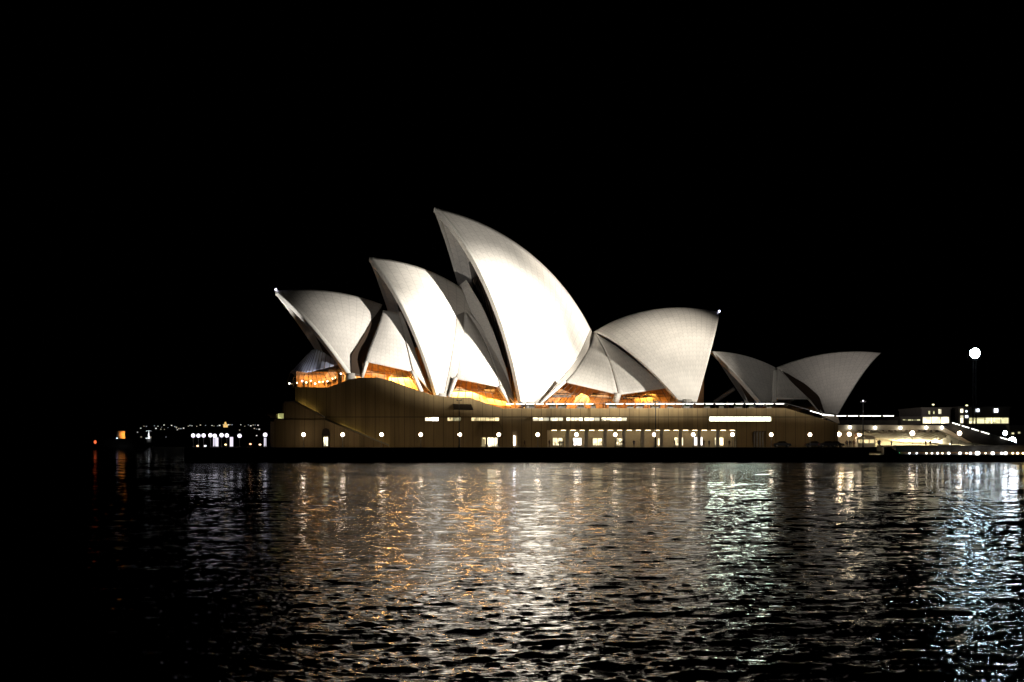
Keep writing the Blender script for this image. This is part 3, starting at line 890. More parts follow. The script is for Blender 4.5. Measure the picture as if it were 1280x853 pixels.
for x0, x1 in ((666,686.5), (687.5,704), (708,729), (730.5,750), (752,784)):
    window(x0, x1, 522, 526.2, M['win_white'], 1.2, nm=int((x1-x0)/7))
window(887, 964, 521.6, 526.2, emit('lit_white_gallery', (.84, 1.0, .82), 28), 1.2, nm=0)
# doorways
window(406.8, 412.6, 546.5, 558, M['win_white'], -3.4, 'door', nm=1)
b = MB(); b.box((wx(405.2), YW-3.6, zb), (wx(406.7), YW-3.405, wz(545))); b.box((wx(412.7), YW-3.6, zb), (wx(414.2), YW-3.405, wz(545))); b.prism([(wx(404.5), wz(544.9)), (wx(415), wz(544.9)), (wx(413.5), wz(537)), (wx(410), wz(535.5)), (wx(406), wz(537))], YW-3.7, YW-3.405)
b.build('door_surround', M['bronze'], pod, PO)
window(601.5,607,547,558.5, M['win_warm'], 3.0, 'door', nm=0); window(609,622,547,558.5, M['win_white'], 3.0, 'door', nm=2)
b = MB(); b.box((wx(642), YW+.9, wz(557)), (wx(643.8), YW+1.0, wz(545)))
b.build('light_tube', emit('lit_blue_white_tube', (.85, .88, 1.0), 9), pod, PO)
bay = [(691.5,704,547.5), (717,728,547.5), (742,754,548), (772,779.5,548), (802.5,805,544.5), (824,830.5,548), (845,856.5,547), (870,881,546.5), (896,907.5,547)]
bw = room_emit('lit_shop_room', (1.0, .84, .50), 2.4, (1.6, 1.6, .9), .25)
bw2 = emit('lit_shop_white', (1.0, .95, .88), 2.5)
for i, (x0, x1, y0) in enumerate(bay):
    window(x0, x1, y0, 557 if i != 4 else 558, bw2 if i in (1, 4, 7) else bw, 4.0, nm=1 if x1-x0 > 8 else 0)
b = MB()
for k in range(10): b.box((wx(709.5+k*23.6)-.4, YW+1.2, zb), (wx(709.5+k*23.6)+.4, YW+1.9, wz(537.6)))
b.build_each('column', M['concrete'], pod, PO)
b = MB(); b.box((wx(684.3), YW+3.7, zb), (wx(920.7), YW+3.82, wz(558))); 
b.build('plinth', M['plaster'], pod, PO)
b = MB(); b.box((wx(684.2), YW+3.975, wz(558)), (wx(920.8), YW+3.995, wz(537.7)))
b.build('lobby_wall', M['plaster'], pod, PO)
b = MB()
for k in range(20): b.box((wx(690+k*11.8), YW+2.0, wz(538.2)), (wx(690+k*11.8)+1.2, YW+2.25, wz(537.8)))
b.build_each('soffit_lamp', emit('lit_soffit_lamp', (1, .78, .45), 10), pod, PO)
b = MB()
for k in range(4): b.tube([(wx(943+k*3.6), YW+.3, zb), (wx(943+k*3.6), YW+.3, wz(540.5)), (wx(944.4+k*3.6), YW+.3, wz(539.5))], .22, 6)
b.build_each('arched_grille', M['concrete'], pod, PO)
# north end: set-back wing, balcony with a lit green room
b = MB()
b.box((wx(325.5), YW+14, zb), (wx(345.2), YW+60, wz(526)))
b.build('wing', M['granite_plain'], pod, PO)
b = MB()
b.box((wx(335), YW-1.5, wz(520)), (wx(346), YW+8, wz(517.5))); b.box((wx(338), YW-.5, wz(522)), (wx(346), YW+8, wz(520)))
b.box((wx(345.4), YW-.8, wz(525)), (wx(357), YW+60, wz(524.4))); b.box((wx(352), YW+.5, wz(516.8)), (wx(357), YW+60, wz(504)))
b.build_each('balcony', M['granite_plain'], pod, PO)
b = MB(); b.box((wx(347), YW+.6, wz(524)), (wx(356), YW+.75, wz(517)))
b.build('window', room_emit('lit_green_room', (.85, .85, .32), 1.2), pod, PO)
# lit stair parapet on the south slope
b = MB()
b.prism(W((1026,519.5), (1047,521), (1049,529.5), (1046,529)), YW-.5, YW-.02)
b.build('stair_parapet', M['plaster'], pod, PO)

# ------------------------------------------------------------------ balustrades with lit handrails
def balustrade(label, pts, zoff, h=1.05, step=2.4, name='balustrade', n_lit=1.0, seed=0):
    P = [np.array(p, float) for p in pts]
    t = thing(name, P[0], label, 'balustrade')
    r = random.Random(seed)
    segs = MB(); posts = MB(); gl = MB(); rail = MB()
    for a, c in zip(P[:-1], P[1:]):
        L = np.linalg.norm(c-a); n = max(1, int(L/step))
        for k in range(n):
            p, q = a+(c-a)*k/n, a+(c-a)*(k+1)/n
            posts.tube([p, p+(0, 0, h)], .04, 4)
            gl.add([p+(0, .02, .1), q+(0, .02, .1), q+(0, .02, h-.12), p+(0, .02, h-.12)], [(0, 1, 2, 3)])
            d = (q-p)
            if r.random() < n_lit: segs.tube([p+d*.04+(0, 0, h), q-d*(.04+.2*r.random())+(0, 0, h)], .10, 6)
        rail.tube([a+(0, 0, h+.14), c+(0, 0, h+.14)], .05, 6)
    posts.build_each('post', M['black_metal'], t, P[0]); gl.build_each('glass_panel', M['pane'], t, P[0])
    rail.build('handrail', M['grey_metal'], t, P[0]); segs.build('light_strip', M['rail_led'], t, P[0])
    return t
yb = YW+.3
balustrade('level glass balustrade with white lit handrail along the podium edge', [(wx(632), yb, wz(510.6)), (wx(982), yb, wz(510.4))], 0, n_lit=.9, seed=1)
balustrade('sloping lit handrail going down the podium stair', [(wx(982), yb, wz(510.4)), (wx(1028), yb, wz(523.5)), (wx(1047), yb+1, wz(525.5))], 0, seed=2, n_lit=.85)
balustrade('level lit handrail above the concourse beyond the podium stair', [(wx(1049), yb+3, wz(525.3)), (wx(1123), yb+3, wz(525.3))], 0, n_lit=.85, seed=3)

# ------------------------------------------------------------------ concourse under the broad steps (right)
CO = np.array((wx(1110), YW+3, DECK))
conc = thing('concourse', CO, 'low concourse with a lit ribbed ceiling under the broad steps at the right', 'concourse')
b = MB()
b.prism([(wx(1047.7), wz(531)), (wx(1047.7), wz(525.3)), (wx(1125), wz(525.3)), (wx(1125), wz(530)), (wx(1178), wz(530.5)), (wx(1180), wz(531.6))], YW+2, YW+40)
b.build('parapet', M['seawall'], conc, CO)
b = MB()
b.prism([(wx(1047.7), wz(538)), (wx(1047.7), wz(531.1)), (wx(1180), wz(531.7)), (wx(1184), wz(534)), (wx(1222), wz(554)), (wx(1217), wz(554)), (wx(1178), wz(537.5))], YW+3, YW+5)
b.build('fascia_beam', M['plaster'], conc, CO)
na, nb = at(1066, 538.2, YW+5.1), at(1178, 537.7, YW+5.1); fa, fb = at(1128, 551.5, YW+42), at(1219, 553.8, YW+34)
Gc = np.zeros((2, 2, 3)); Gc[0, 0], Gc[1, 0], Gc[1, 1], Gc[0, 1] = na, nb, fb, fa
b = MB(); b.grid(Gc, .4, np.broadcast_to(np.array([0, 0, 1.]), Gc.shape))
b.build('ceiling', M['bronze'], conc, CO)
b = MB()
for k in range(15):
    u = (k+.5)/15
    p, q = na*(1-u)+nb*u, fa*(1-u)+fb*u
    b.add([p+(-.42, 0, .05), p+(.42, 0, .05), p+(.42, 0, -.6), p+(-.42, 0, -.6), q+(-.42, 0, .05), q+(.42, 0, .05), q+(.42, 0, -.6), q+(-.42, 0, -.6)],
          [(0,1,2,3),(7,6,5,4),(0,4,5,1),(1,5,6,2),(2,6,7,3),(3,7,4,0)])
b.build_each('ceiling_rib', M['plaster'], conc, CO)
b = MB()
b.prism([(wx(1184), wz(533)), (wx(1190), wz(529)), (wx(1270), wz(552)), (wx(1275), wz(559)), (wx(1222), wz(555))], YW+1, YW+60)
b.build('stair_wall', M['seawall'], conc, CO)
b = MB()
b.box((wx(1047.7), YW+24, DECK), (wx(1100), YW+24.5, wz(536)))
b.box((wx(1100), YW+43, DECK), (wx(1240), YW+43.5, wz(545)))
b.build_each('back_wall', M['plaster'], conc, CO)
b = MB()
for x in (1054.5, 1060, 1088): b.box((wx(x)-.3, YW+14, DECK), (wx(x)+.3, YW+14.8, wz(537)))
b.build_each('column', M['timber'], conc, CO)
b = MB(); b.box((wx(1100), YE+3, DECK-1.1), (wx(1300), YW+3.2, DECK+.45))
b.build('deck_edge', M['seawall'], conc, CO)
b = MB()
b.prism([(wx(1083), LOW), (wx(1083), DECK), (wx(1090), DECK+.1), (wx(1106), LOW+.1), (wx(1106), LOW)], YE+1, YE+2.9)
b.build('ramp', M['plaster'], conc, CO)
def area(name, loc, sx, sy, power, color, rot=(0, 0, 0)):
    d = bpy.data.lights.new(name, 'AREA'); d.shape = 'RECTANGLE'; d.size, d.size_y = sx, sy; d.energy, d.color = power, color
    o = bpy.data.objects.new(name, d); COL.objects.link(o); o.location = loc; o.rotation_euler = rot
    return o
def pt(name, loc, power, color, r=.3):
    d = bpy.data.lights.new(name, 'POINT'); d.energy = power; d.color = color; d.shadow_soft_size = r
    o = bpy.data.objects.new(name, d); COL.objects.link(o); o.location = loc
    return o
# uplights standing on the concourse floor
for k, (px, Y) in enumerate(((1150, YW+30), (1170, YW+29), (1187, YW+27), (1203, YW+25), (1132, YW+30))):
    c = at(px, 557, Y); c[2] = DECK
    t = thing('floor_uplight', c, 'small warm uplight on the concourse floor under the ribbed ceiling', 'floor lamp', 'uplights on the concourse floor')
    b = MB(); b.tube([(0, 0, 0), (0, 0, .35)], [.2, .16], 8); b.build('housing', M['black_metal'], t)
    b = MB(); b.tube([(0, 0, .36), (0, 0, .42)], [.15, .17], 8); b.build('lens', emit('lit_uplight', (1, .85, .5), 20), t)
    pt('uplight', (c[0], c[1], c[2]+.55), 6500, (1, .84, .5))
pt('concourse_light', (wx(1066), YW+12, DECK+2.6), 320, (1, .72, .36))
pt('concourse_light', (wx(1085), YW+16, DECK+2.6), 220, (1, .8, .5))

# ------------------------------------------------------------------ lamps
def globe_lamp(c, base, label, mt, r=.5, group='globe lamps along the quay', pole=True):
    t = thing('globe_lamp', (c[0], c[1], base), label, 'lamp', group)
    b = MB(); h = c[2]-base
    b.tube([(0, 0, 0), (0, 0, .35)], .16, 8); b.tube([(0, 0, .36), (0, 0, h-r*.95)], [.07, .05], 6)
    b.build('post', M['grey_metal'], t)
    b = MB(); b.ball((0, 0, h), r, 14, 10); b.build('globe', mt, t)
    b = MB(); b.tube([(0, 0, h-r*1.12), (0, 0, h-r*.9)], [.14, .2], 8); b.build('collar', M['black_metal'], t)
    return t
ORD = 'first second third fourth fifth sixth seventh eighth ninth tenth eleventh twelfth thirteenth fourteenth'.split()
YL = 334.0
proto = globe_lamp(at(379.5, 543.5, YL), DECK, 'white globe lamp before the podium wall, first from its left corner', M['globe'], .42)
wl = [379.5, 428.3, 477, 526, 574.8, 623.5, 672.2, 720.5, 769, 817.8, 866.5, 915.5, 964, 1012.5]
for i, px in enumerate(wl):
    o = proto if i == 0 else copy_tree(proto)
    c = at(px, 543.5, YL); o.location = (c[0], c[1], DECK)
    o['label'] = f'white globe lamp before the podium wall, {ORD[i]} from its left corner'
pn = globe_lamp(at(241.5, 544.6, 352), DECK, 'x', M['cool_globe'], .5, 'globe lamps on the harbour end of the quay')
nl = [(241.5, 544.6), (248, 544.8), (254.5, 544.6), (263, 544.4), (268.5, 545), (277, 544.3), (283.5, 544.6), (299.5, 545), (331.5, 543.8)]
nlab = ['pale globe lamp at the far left end of the quay', 'pale globe lamp just right of the leftmost quay lamp', 'third pale globe lamp from the left quay end', 'pale globe lamp left above the broad lit kiosk',
        'pale globe lamp directly above the broad lit kiosk', 'pale globe lamp between the two lit kiosks', 'pale globe lamp just left above the slim lit kiosk', 'lone pale globe lamp right of the slim lit kiosk', 'pale globe lamp above the lit panel beside the podium corner']
for i, (px, py) in enumerate(nl):
    o = pn if i == 0 else copy_tree(pn)
    c = at(px, py, 352-i*1.5); o.location = (c[0], c[1], DECK); o.scale = (1, 1, (c[2]-DECK)/(at(241.5, 544.6, 352)[2]-DECK)) if i else (1, 1, 1)
    o['label'] = nlab[i]
# fascia lamps on the concourse beam
fl = [(1062.5, 534.3), (1094, 534.8), (1125.5, 535), (1158, 534.6), (1177.5, 534.6)]
fo = None
for i, (px, py) in enumerate(fl):
    c = at(px, py, YW+2.4)
    if fo is None:
        fo = thing('beam_lamp', c, '', 'lamp', 'hooded lamps on the concourse beam')
        b = MB(); b.ball((0, 0, 0), .38, 12, 8); b.build('globe', emit('lit_beam_lamp', (1, .95, .82), 8), fo)
        b = MB(); b.tube([(0, 0, .4), (0, 0, .55)], [.5, .2], 10); b.tube([(0, 0, .5), (0, .62, .6)], .06, 6); b.build('hood', M['black_metal'], fo); o = fo
    else: o = copy_tree(fo)
    o.location = c; o['label'] = f'hooded lamp on the pale concourse beam, {ORD[i]} from the podium corner'
# low globes inside the concourse and on its steps
cl = [(1048.8, 543, YW+4.8, .5, 'lamp at the podium corner beside the concourse entrance'), (1061.5, 543, YW+10, .5, 'globe lamp in the concourse left of the pale kiosk'), (1074, 543, YW+10, .45, 'globe lamp in the concourse over the pale kiosk'),
      (1140.5, 541.8, YW-1, .55, 'globe lamp standing before the ribbed concourse ceiling'), (1199.5, 541.8, YW-1, .5, 'globe lamp standing before the dark stair wall')]
for px, py, Y, r, lb in cl:
    c = at(px, py, Y); globe_lamp(c, DECK, lb, M['globe'], r, 'globe lamps at the concourse')

# tall dark masts
for px, py, lb in ((574, 501, 'tall thin dark mast before the curved parapet'), (819.5, 502, 'tall thin dark mast before the long lit colonnade'), (1078.8, 503, 'tall thin dark mast with a small top lamp at the concourse')):
    c = at(px, py, 329)
    t = thing('light_mast', (c[0], 329, DECK), lb, 'mast'); h = c[2]-DECK
    b = MB(); b.tube([(0, 0, 0), (0, 0, .5)], .2, 8); b.tube([(0, 0, .5), (0, 0, h)], [.13, .08], 8); b.build('pole', M['black_metal'], t)
    b = MB(); b.tube([(-.5, 0, h), (.5, 0, h)], .07, 6); b.cbox((-.5, 0, h+.12), (.35, .3, .22)); b.cbox((.5, 0, h+.12), (.35, .3, .22)); b.build('lamp_head', M['black_metal'], t)
    if px > 1000:
        b = MB(); b.ball((0, 0, h+.3), .2, 10, 6); b.build('lamp', M['cool_globe'], t)

# bright bank of floodlights on a dark tower at the right
c = at(1218, 442, 352)
t = thing('floodlight_tower', (c[0], 352, LOW), 'tall dark tower with a dazzling blue white round floodlight at the right', 'floodlight tower')
hz = c[2]-LOW
b = MB()
for s in (-.45, .45):
    for u in (-.45, .45): b.tube([(s, u, 0), (s*.6, u*.6, hz+1)], [.1, .07], 6)
for k in range(12):
    z = hz*k/12; b.tube([(-.45, -.45, z), (.45, -.45, z+hz/12)], .035, 4); b.tube([(.45, .45, z), (-.45, .45, z+hz/12)], .035, 4)
b.build('lattice_mast', mat('black_steel', (.004, .004, .004), .8, spec=.1), t)  # near-black colour keeps the mast from showing beside its own lamp
fm = emit('dazzling_floodlight', (.66, .86, 1.0), 180)
b = MB(); b.tube([(0, .9, hz), (0, .3, hz), (0, -.45, hz)], [.5, 1.1, 1.3], 24)
h_ = b.build('lamp_housing', M['black_metal'], t)
b = MB(); b.tube([(0, -.455, hz), (0, -.56, hz)], [1.22, 1.1], 24); b.build('lens', fm, h_)
b = MB(); b.tube([(-1.6, .2, hz-1.6), (-1.6, .2, hz), (-1.2, .2, hz)], .12, 6); b.tube([(1.6, .2, hz-1.6), (1.6, .2, hz), (1.2, .2, hz)], .12, 6); b.tube([(-1.6, .2, hz-1.6), (1.6, .2, hz-1.6)], .12, 6)
b.build('yoke', M['black_metal'], t)
# bluish lamps by the stair end
for px, py, r, lb in ((1256.5, 541.5, .5, 'blue white lamp above the end of the stair rail'), (1265.5, 551, .85, 'large blue white lamp at the foot of the stair rail')):
    c = at(px, py, 346)
    globe_lamp(c, DECK, lb, emit('blue_white_globe', (.8, .9, 1.0), 90), r, 'blue white lamps by the stair')
# sloping lit handrail of the broad steps
balustrade('long lit handrail sloping down beside the broad steps at the right', [at(1190, 534, YW+.5), at(1262, 556, YW+.5)], 0, n_lit=.9, seed=5)

# ------------------------------------------------------------------ waterside bar at the lower right
bar = thing('waterside_bar', (wx(1190), YE+4, LOW), 'long low open waterside bar glowing under the dark deck edge', 'bar')
b = MB(); b.box((wx(1106), YE+3.1, LOW+.01), (wx(1300), YE+3.3, DECK-1.11)); 
b.build('back_wall', M['timber'], bar, bar.location)
b = MB(); b.box((wx(1108), YE+2.2, LOW), (wx(1298), YE+2.7, LOW+.45)); b.build('counter', M['black_metal'], bar, bar.location)
bl = [(1124, .18, (.2, 1, .45)), (1137, .2, (.9, .95, 1)), (1146, .2, (.9, .95, 1)), (1158, .2, (1, .9, .7)), (1165, .22, (1, .92, .75)), (1172, .25, (1, .95, .85)), (1178, .2, (1, .8, .5)), (1186, .3, (1, .97, .9)), (1200, .34, (1, .97, .9)), (1208, .22, (1, .7, .4)),
      (1213, .3, (1, .97, .9)), (1222, .55, (1, .97, .92)), (1232, .2, (1, .8, .5)), (1241, .42, (1, .97, .9)), (1252, .3, (1, .97, .9)), (1257, .4, (1, .97, .9)), (1266, .25, (1, .75, .4)), (1272, .3, (1, .75, .4)), (1279, .28, (1, .7, .3))]
bm = {}
for i, (px, r, colr) in enumerate(bl):
    c = at(px, 566.8, YE+1.6)
    nm = 'green' if colr[0] < .5 else ('pale blue' if colr[2] == 1 else ('amber' if colr[2] < .6 else 'white'))
    lb = {'green': 'green lamp at the left end of the waterside bar', 'pale blue': 'pale bluish lamp on the waterside bar counter', 'amber': 'small amber lamp along the waterside bar', 'white': 'white lamp along the waterside bar'}[nm]
    if i == 11: lb = 'largest white lamp along the waterside bar'
    t = thing('bar_lamp', (c[0], c[1], LOW), lb, 'lamp', nm+' lamps along the waterside bar')
    b = MB(); b.tube([(0, 0, 0), (0, 0, c[2]-LOW-r*.8)], .04, 6); b.build('stem', M['black_metal'], t)
    mt = bm.setdefault(colr, emit('lit_bar_lamp', colr, 9))
    b = MB(); b.ball((0, 0, c[2]-LOW), r, 10, 6, sz=.8); b.build('shade', mt, t)

# ------------------------------------------------------------------ lit kiosks on the harbour end
def kiosk(px0, px1, py0, py1, Y, lb, mt):
    a, c = at(px0, py1, Y), at(px1, py0, Y); w = c[0]-a[0]; h = c[2]-DECK
    t = thing('light_kiosk', ((a[0]+c[0])/2, Y, DECK), lb, 'kiosk')
    b = MB(); b.box((-w/2, 0, .15), (w/2, w*.6, h-.1)); b.build('lit_panel', mt, t)
    b = MB(); b.box((-w/2-.1, -.05, 0), (w/2+.1, w*.6+.1, .14)); b.box((-w/2-.1, -.05, h-.09), (w/2+.1, w*.6+.1, h)); b.build('frame', M['black_metal'], t)
kiosk(266.5, 272.3, 546.5, 556.5, 348, 'broad white glowing kiosk on the harbour end of the quay', emit('lit_kiosk', (.9, .86, 1.0), 1.05))
kiosk(287.3, 291, 546, 558, 346, 'slim white glowing kiosk right of the broad one', emit('lit_kiosk', (.9, .86, 1.0), 1.05))
kiosk(330, 332.5, 547, 556.5, 344, 'narrow glowing panel below the lamp at the podium corner', emit('lit_kiosk', (.9, .86, 1.0), 1.05))
# low amber and green lights of the harbour end terrace
for px, py, colr, lb in ((247, 557.8, (1, .7, .4), 'dim amber floor lamp at the far left of the quay'), (256.5, 559, (.9, .9, 1), 'low white lamp on the quay edge under the quay lamps'), (282, 556, (1, .8, .35), 'small amber lamp left of the slim kiosk'), (313, 555.3, (1, .55, .3), 'small orange lamp on the harbour end of the quay'), (325, 556, (1, .75, .45), 'amber lamp beside the podium corner')):
    c = at(px, py, 340); t = thing('terrace_lamp', (c[0], 340, DECK), lb, 'lamp')
    b = MB(); b.tube([(0, 0, 0), (0, 0, max(.15, c[2]-DECK))], .05, 6); b.build('stem', M['black_metal'], t)
    b = MB(); b.ball((0, 0, max(.3, c[2]-DECK)), .3, 10, 6, sz=.6); b.build('shade', emit('lit_terrace_lamp', colr, 3), t)

# ------------------------------------------------------------------ harbour: fort tower, buoy, mast, far lights
FY = 1400.0
c = at(151, 548.5, FY)
t = thing('fort_tower', (c[0], FY, 0), 'small amber lit stone tower out on the dark harbour at the left', 'tower')
stone = mat('sandstone', (.5, .36, .2), .8, noise=.3, nscale=.5)
b = MB(); zt = c[2]; b.tube([(0, 0, zt), (0, 0, zt+5.5), (0, 0, zt+6.2), (0, 0, zt+7.6)], [4.3, 3.9, 4.2, 4.2], 20); b.build('drum', stone, t)
b = MB(); b.tube([(0, 0, -1), (0, 0, zt*.5), (0, 0, zt)], [26, 24, 20], 20); b.build('islet', M['seawall'], t)
b = MB(); b.tube([(0, 0, zt+7.6), (0, 0, zt+10)], .15, 6); b.build('flagpole', M['black_metal'], t)
spot('fort_light', (c[0]+13, FY-9, zt+.6), (c[0]+1, FY, zt+4), 60, 30000, (1, .42, .10))
c = at(146.3, 548.3, FY-8); t = thing('fort_lamp', (c[0], FY-8, c[2]-2.2), 'tiny blue white lamp at the foot of the amber tower', 'lamp')
b = MB(); b.tube([(0, 0, 0), (0, 0, 1.8)], .12, 6); b.build('post', M['black_metal'], t)
b = MB(); b.ball((0, 0, 2.2), .7, 8, 6); b.build('globe', emit('lit_blue_lamp', (.6, .7, 1), 5), t)
c = at(119, 552.8, 900); t = thing('channel_buoy', (c[0], 900, -.2), 'small buoy with a red light on the dark water at far left', 'buoy')
b = MB(); b.tube([(0, 0, 0), (0, 0, .9)], [1.3, 1.1], 12); b.tube([(0, 0, .9), (0, 0, c[2]-.4)], [.6, .25], 8); b.build('float', M['black_metal'], t)
b = MB(); b.ball((0, 0, c[2]+.2), .85, 12, 8, sz=1.3); b.build('lamp', emit('lit_red', (1, .16, .05), 1.3), t)
c = at(186, 548.5, 1300); t = thing('signal_mast', (c[0], 1300, 0), 'white signal mast with a crossbar standing in the dark harbour', 'mast')
pw = emit('lit_white_mast', (.8, .85, .85), .5)
hm = at(186, 538, 1300)[2]
b = MB(); b.tube([(0, 0, 0), (0, 0, c[2])], 2.2, 10); b.build('pile', M['seawall'], t)
b = MB(); b.tube([(0, 0, c[2]), (0, 0, hm)], [.8, .4], 8); b.tube([(-2.6, 0, hm-.6), (2.6, 0, hm-.6)], .22, 6); b.tube([(-3, 0, c[2]+.3), (1, 0, c[2]+.3)], .5, 6); b.build('spar', mat('white_paint', (.8, .8, .8), .5), t)
spot('mast_light', (c[0]+3, 1288, c[2]), (c[0], 1300, hm-4), 70, 22000, (.9, .95, 1))

far = [(176,535.5),(180,533),(183,533.2),(172,540.5),(176.5,546.5),(193,532.5),(197.5,533),(201,536.8),(202,534.2),(205,531.5),(205.5,537),(210,534.8),(214.5,532),(220.5,534.3),(220.7,535.6),(221.7,537.5),(223.5,536),(226,536),(229.5,535.5),(235.5,533),(237.5,532),(240,532.5),(250.5,531.6),(257,532),(265,532.2),(267.5,532.8),(272,532.6),(274.5,532),(279,531),(281.5,531.5),(285.5,531.3),(287.5,531),(290,531.2),(301,531.2),(306,533),(310.5,531.3),(313.5,532.5),(316.5,531.5),(319,531.6),(322.5,531.8),(299.5,537.8),(321,536.6),(324,536.8),(318,535.8),(207.5,546.5),(320.8,544.7),(188.5,546.5),(218.5,533.5),(195,535.8),(246,533.2)]
fe = [emit('lit_far_window', cc, ss_) for cc, ss_ in (((1, .95, .85), 1.0), ((1, .85, .6), .6), ((.85, .9, 1), .4))]
fp = []
for k, (mm, wv) in enumerate(zip(fe, (.95, .8, .75))):
    b = MB(); b.box((-wv, -1, -wv), (wv, 1, wv))
    fp.append(b)
base_objs = {}
for i, (px, py) in enumerate(far):
    k = i % 3; Y = 2440.0
    c = at(px, py, Y)
    if k not in base_objs:
        o = fp[k].build('shore_light', fe[k]); base_objs[k] = o
    else:
        o = base_objs[k].copy(); COL.objects.link(o)
    s = random.uniform(.4, .95); o.location = c; o.scale = (s*1.3, 1, s)
    tag(o, 'tiny distant light of a house on the dark far shore', 'shore light', 'lights on the far shore')
c = at(281.8, 531.5, 2450); t = thing('dome_building', (c[0], 2450, c[2]-16), 'tiny amber lit domed building among the far shore lights', 'building')
am = emit('amber_lit_facade', (1, .62, .2), .9)
b = MB(); b.box((-3.2, -2, 12), (3.2, 4, 17)); b.build('wall', am, t)
b = MB(); b.ball((0, 0, 18), 2.0, 10, 6, sz=1.8); b.build('dome', am, t)

# ------------------------------------------------------------------ city buildings behind the right end
def lit_building(px0, px1, py0, py1, Y, lb, wins, depth=25, bands=()):
    a, c = at(px0, py1, Y), at(px1, py0, Y); z0 = LOW
    t = thing('city_building', ((a[0]+c[0])/2, Y, z0), lb, 'building')
    b = MB(); b.box((a[0], Y, z0), (c[0], Y+depth, c[2])); b.box((a[0]-.3, Y-.3, c[2]), (c[0]+.3, Y+depth+.3, c[2]+.5))
    b.build('wall', M['dim_wall'], t, t.location)
    for x0, x1, y0, y1, mt in wins:
        p, q = at(x0, y1, Y-.1), at(x1, y0, Y-.1)
        g = MB(); g.box((p[0], Y-.12, p[2]), (q[0], Y-.02, q[2])); w = g.build('window', mt, t, t.location)
        f = MB(); n = max(1, int((q[0]-p[0])/2.2))
        for k in range(n+1):
            xk = p[0]+(q[0]-p[0])*k/n; f.box((xk-.09, Y-.2, p[2]), (xk+.09, Y-.121, q[2]))
        f.build('frame', M['bronze'], w, t.location)
    return t
ww = room_emit('lit_city_room', (1, .92, .62), 2.4, (.5, .5, .5), .3)
wy = room_emit('lit_city_hall', (1, .93, .5), 2.0, (.35, .35, .5), .35)
wb = emit('lit_city_bluish', (.82, .9, 1), 3)
wd = room_emit('dim_city_room', (1, .95, .5), .9, (.8, .8, .8), .1)
Yb = 430
lit_building(1152, 1188, 511.5, 556, Yb, 'lit terrace building with a bright ground floor behind the broad steps', [(1153,1186.5,521.5,529.5,ww), (1160,1163,514,518,wd), (1166,1168.5,514,517.5,wd), (1172.5,1177,511.8,517.5,ww), (1190.5,1193,513,517,wd)] [:4])
lit_building(1198, 1262, 510.5, 556, Yb+6, 'long lit building with bluish upper windows at the right edge', [(1211,1261,522.5,529.5,wy), (1200,1204.3,511,516,ww), (1200,1204.5,519.5,529,ww), (1206,1210.5,519.5,522.5,wb), (1218.5,1224.5,511.2,515,wb), (1242,1248,511,515.8,wb), (1206.5,1209.5,513.2,515.5,wb)])
lit_building(1126, 1151, 523, 556, Yb-6, 'low dark building with a thin lit strip left of the terrace building', [(1128,1150.5,524.5,526,wd)])
lit_building(1262.5, 1290, 534, 556, Yb+3, 'dim low building at the very right edge', [(1264,1268,541,543,wd), (1272,1276,540,542,wd)])
# small roof lamps
for px, py, lb in ((1166.5, 506, 'small yellow lamp on the roof of the terrace building'), (1208.5, 507, 'small yellow lamp on the roof of the long lit building')):
    c = at(px, py, Yb+8); t = thing('roof_lamp', (c[0], Yb+8, c[2]-1.6), lb, 'lamp')
    b = MB(); b.tube([(0, 0, 0), (0, 0, 1.4)], .06, 6); b.build('post', M['black_metal'], t)
    b = MB(); b.ball((0, 0, 1.6), .4, 10, 6, sz=.6); b.build('globe', emit('lit_roof_lamp', (1, .9, .5), 2), t)

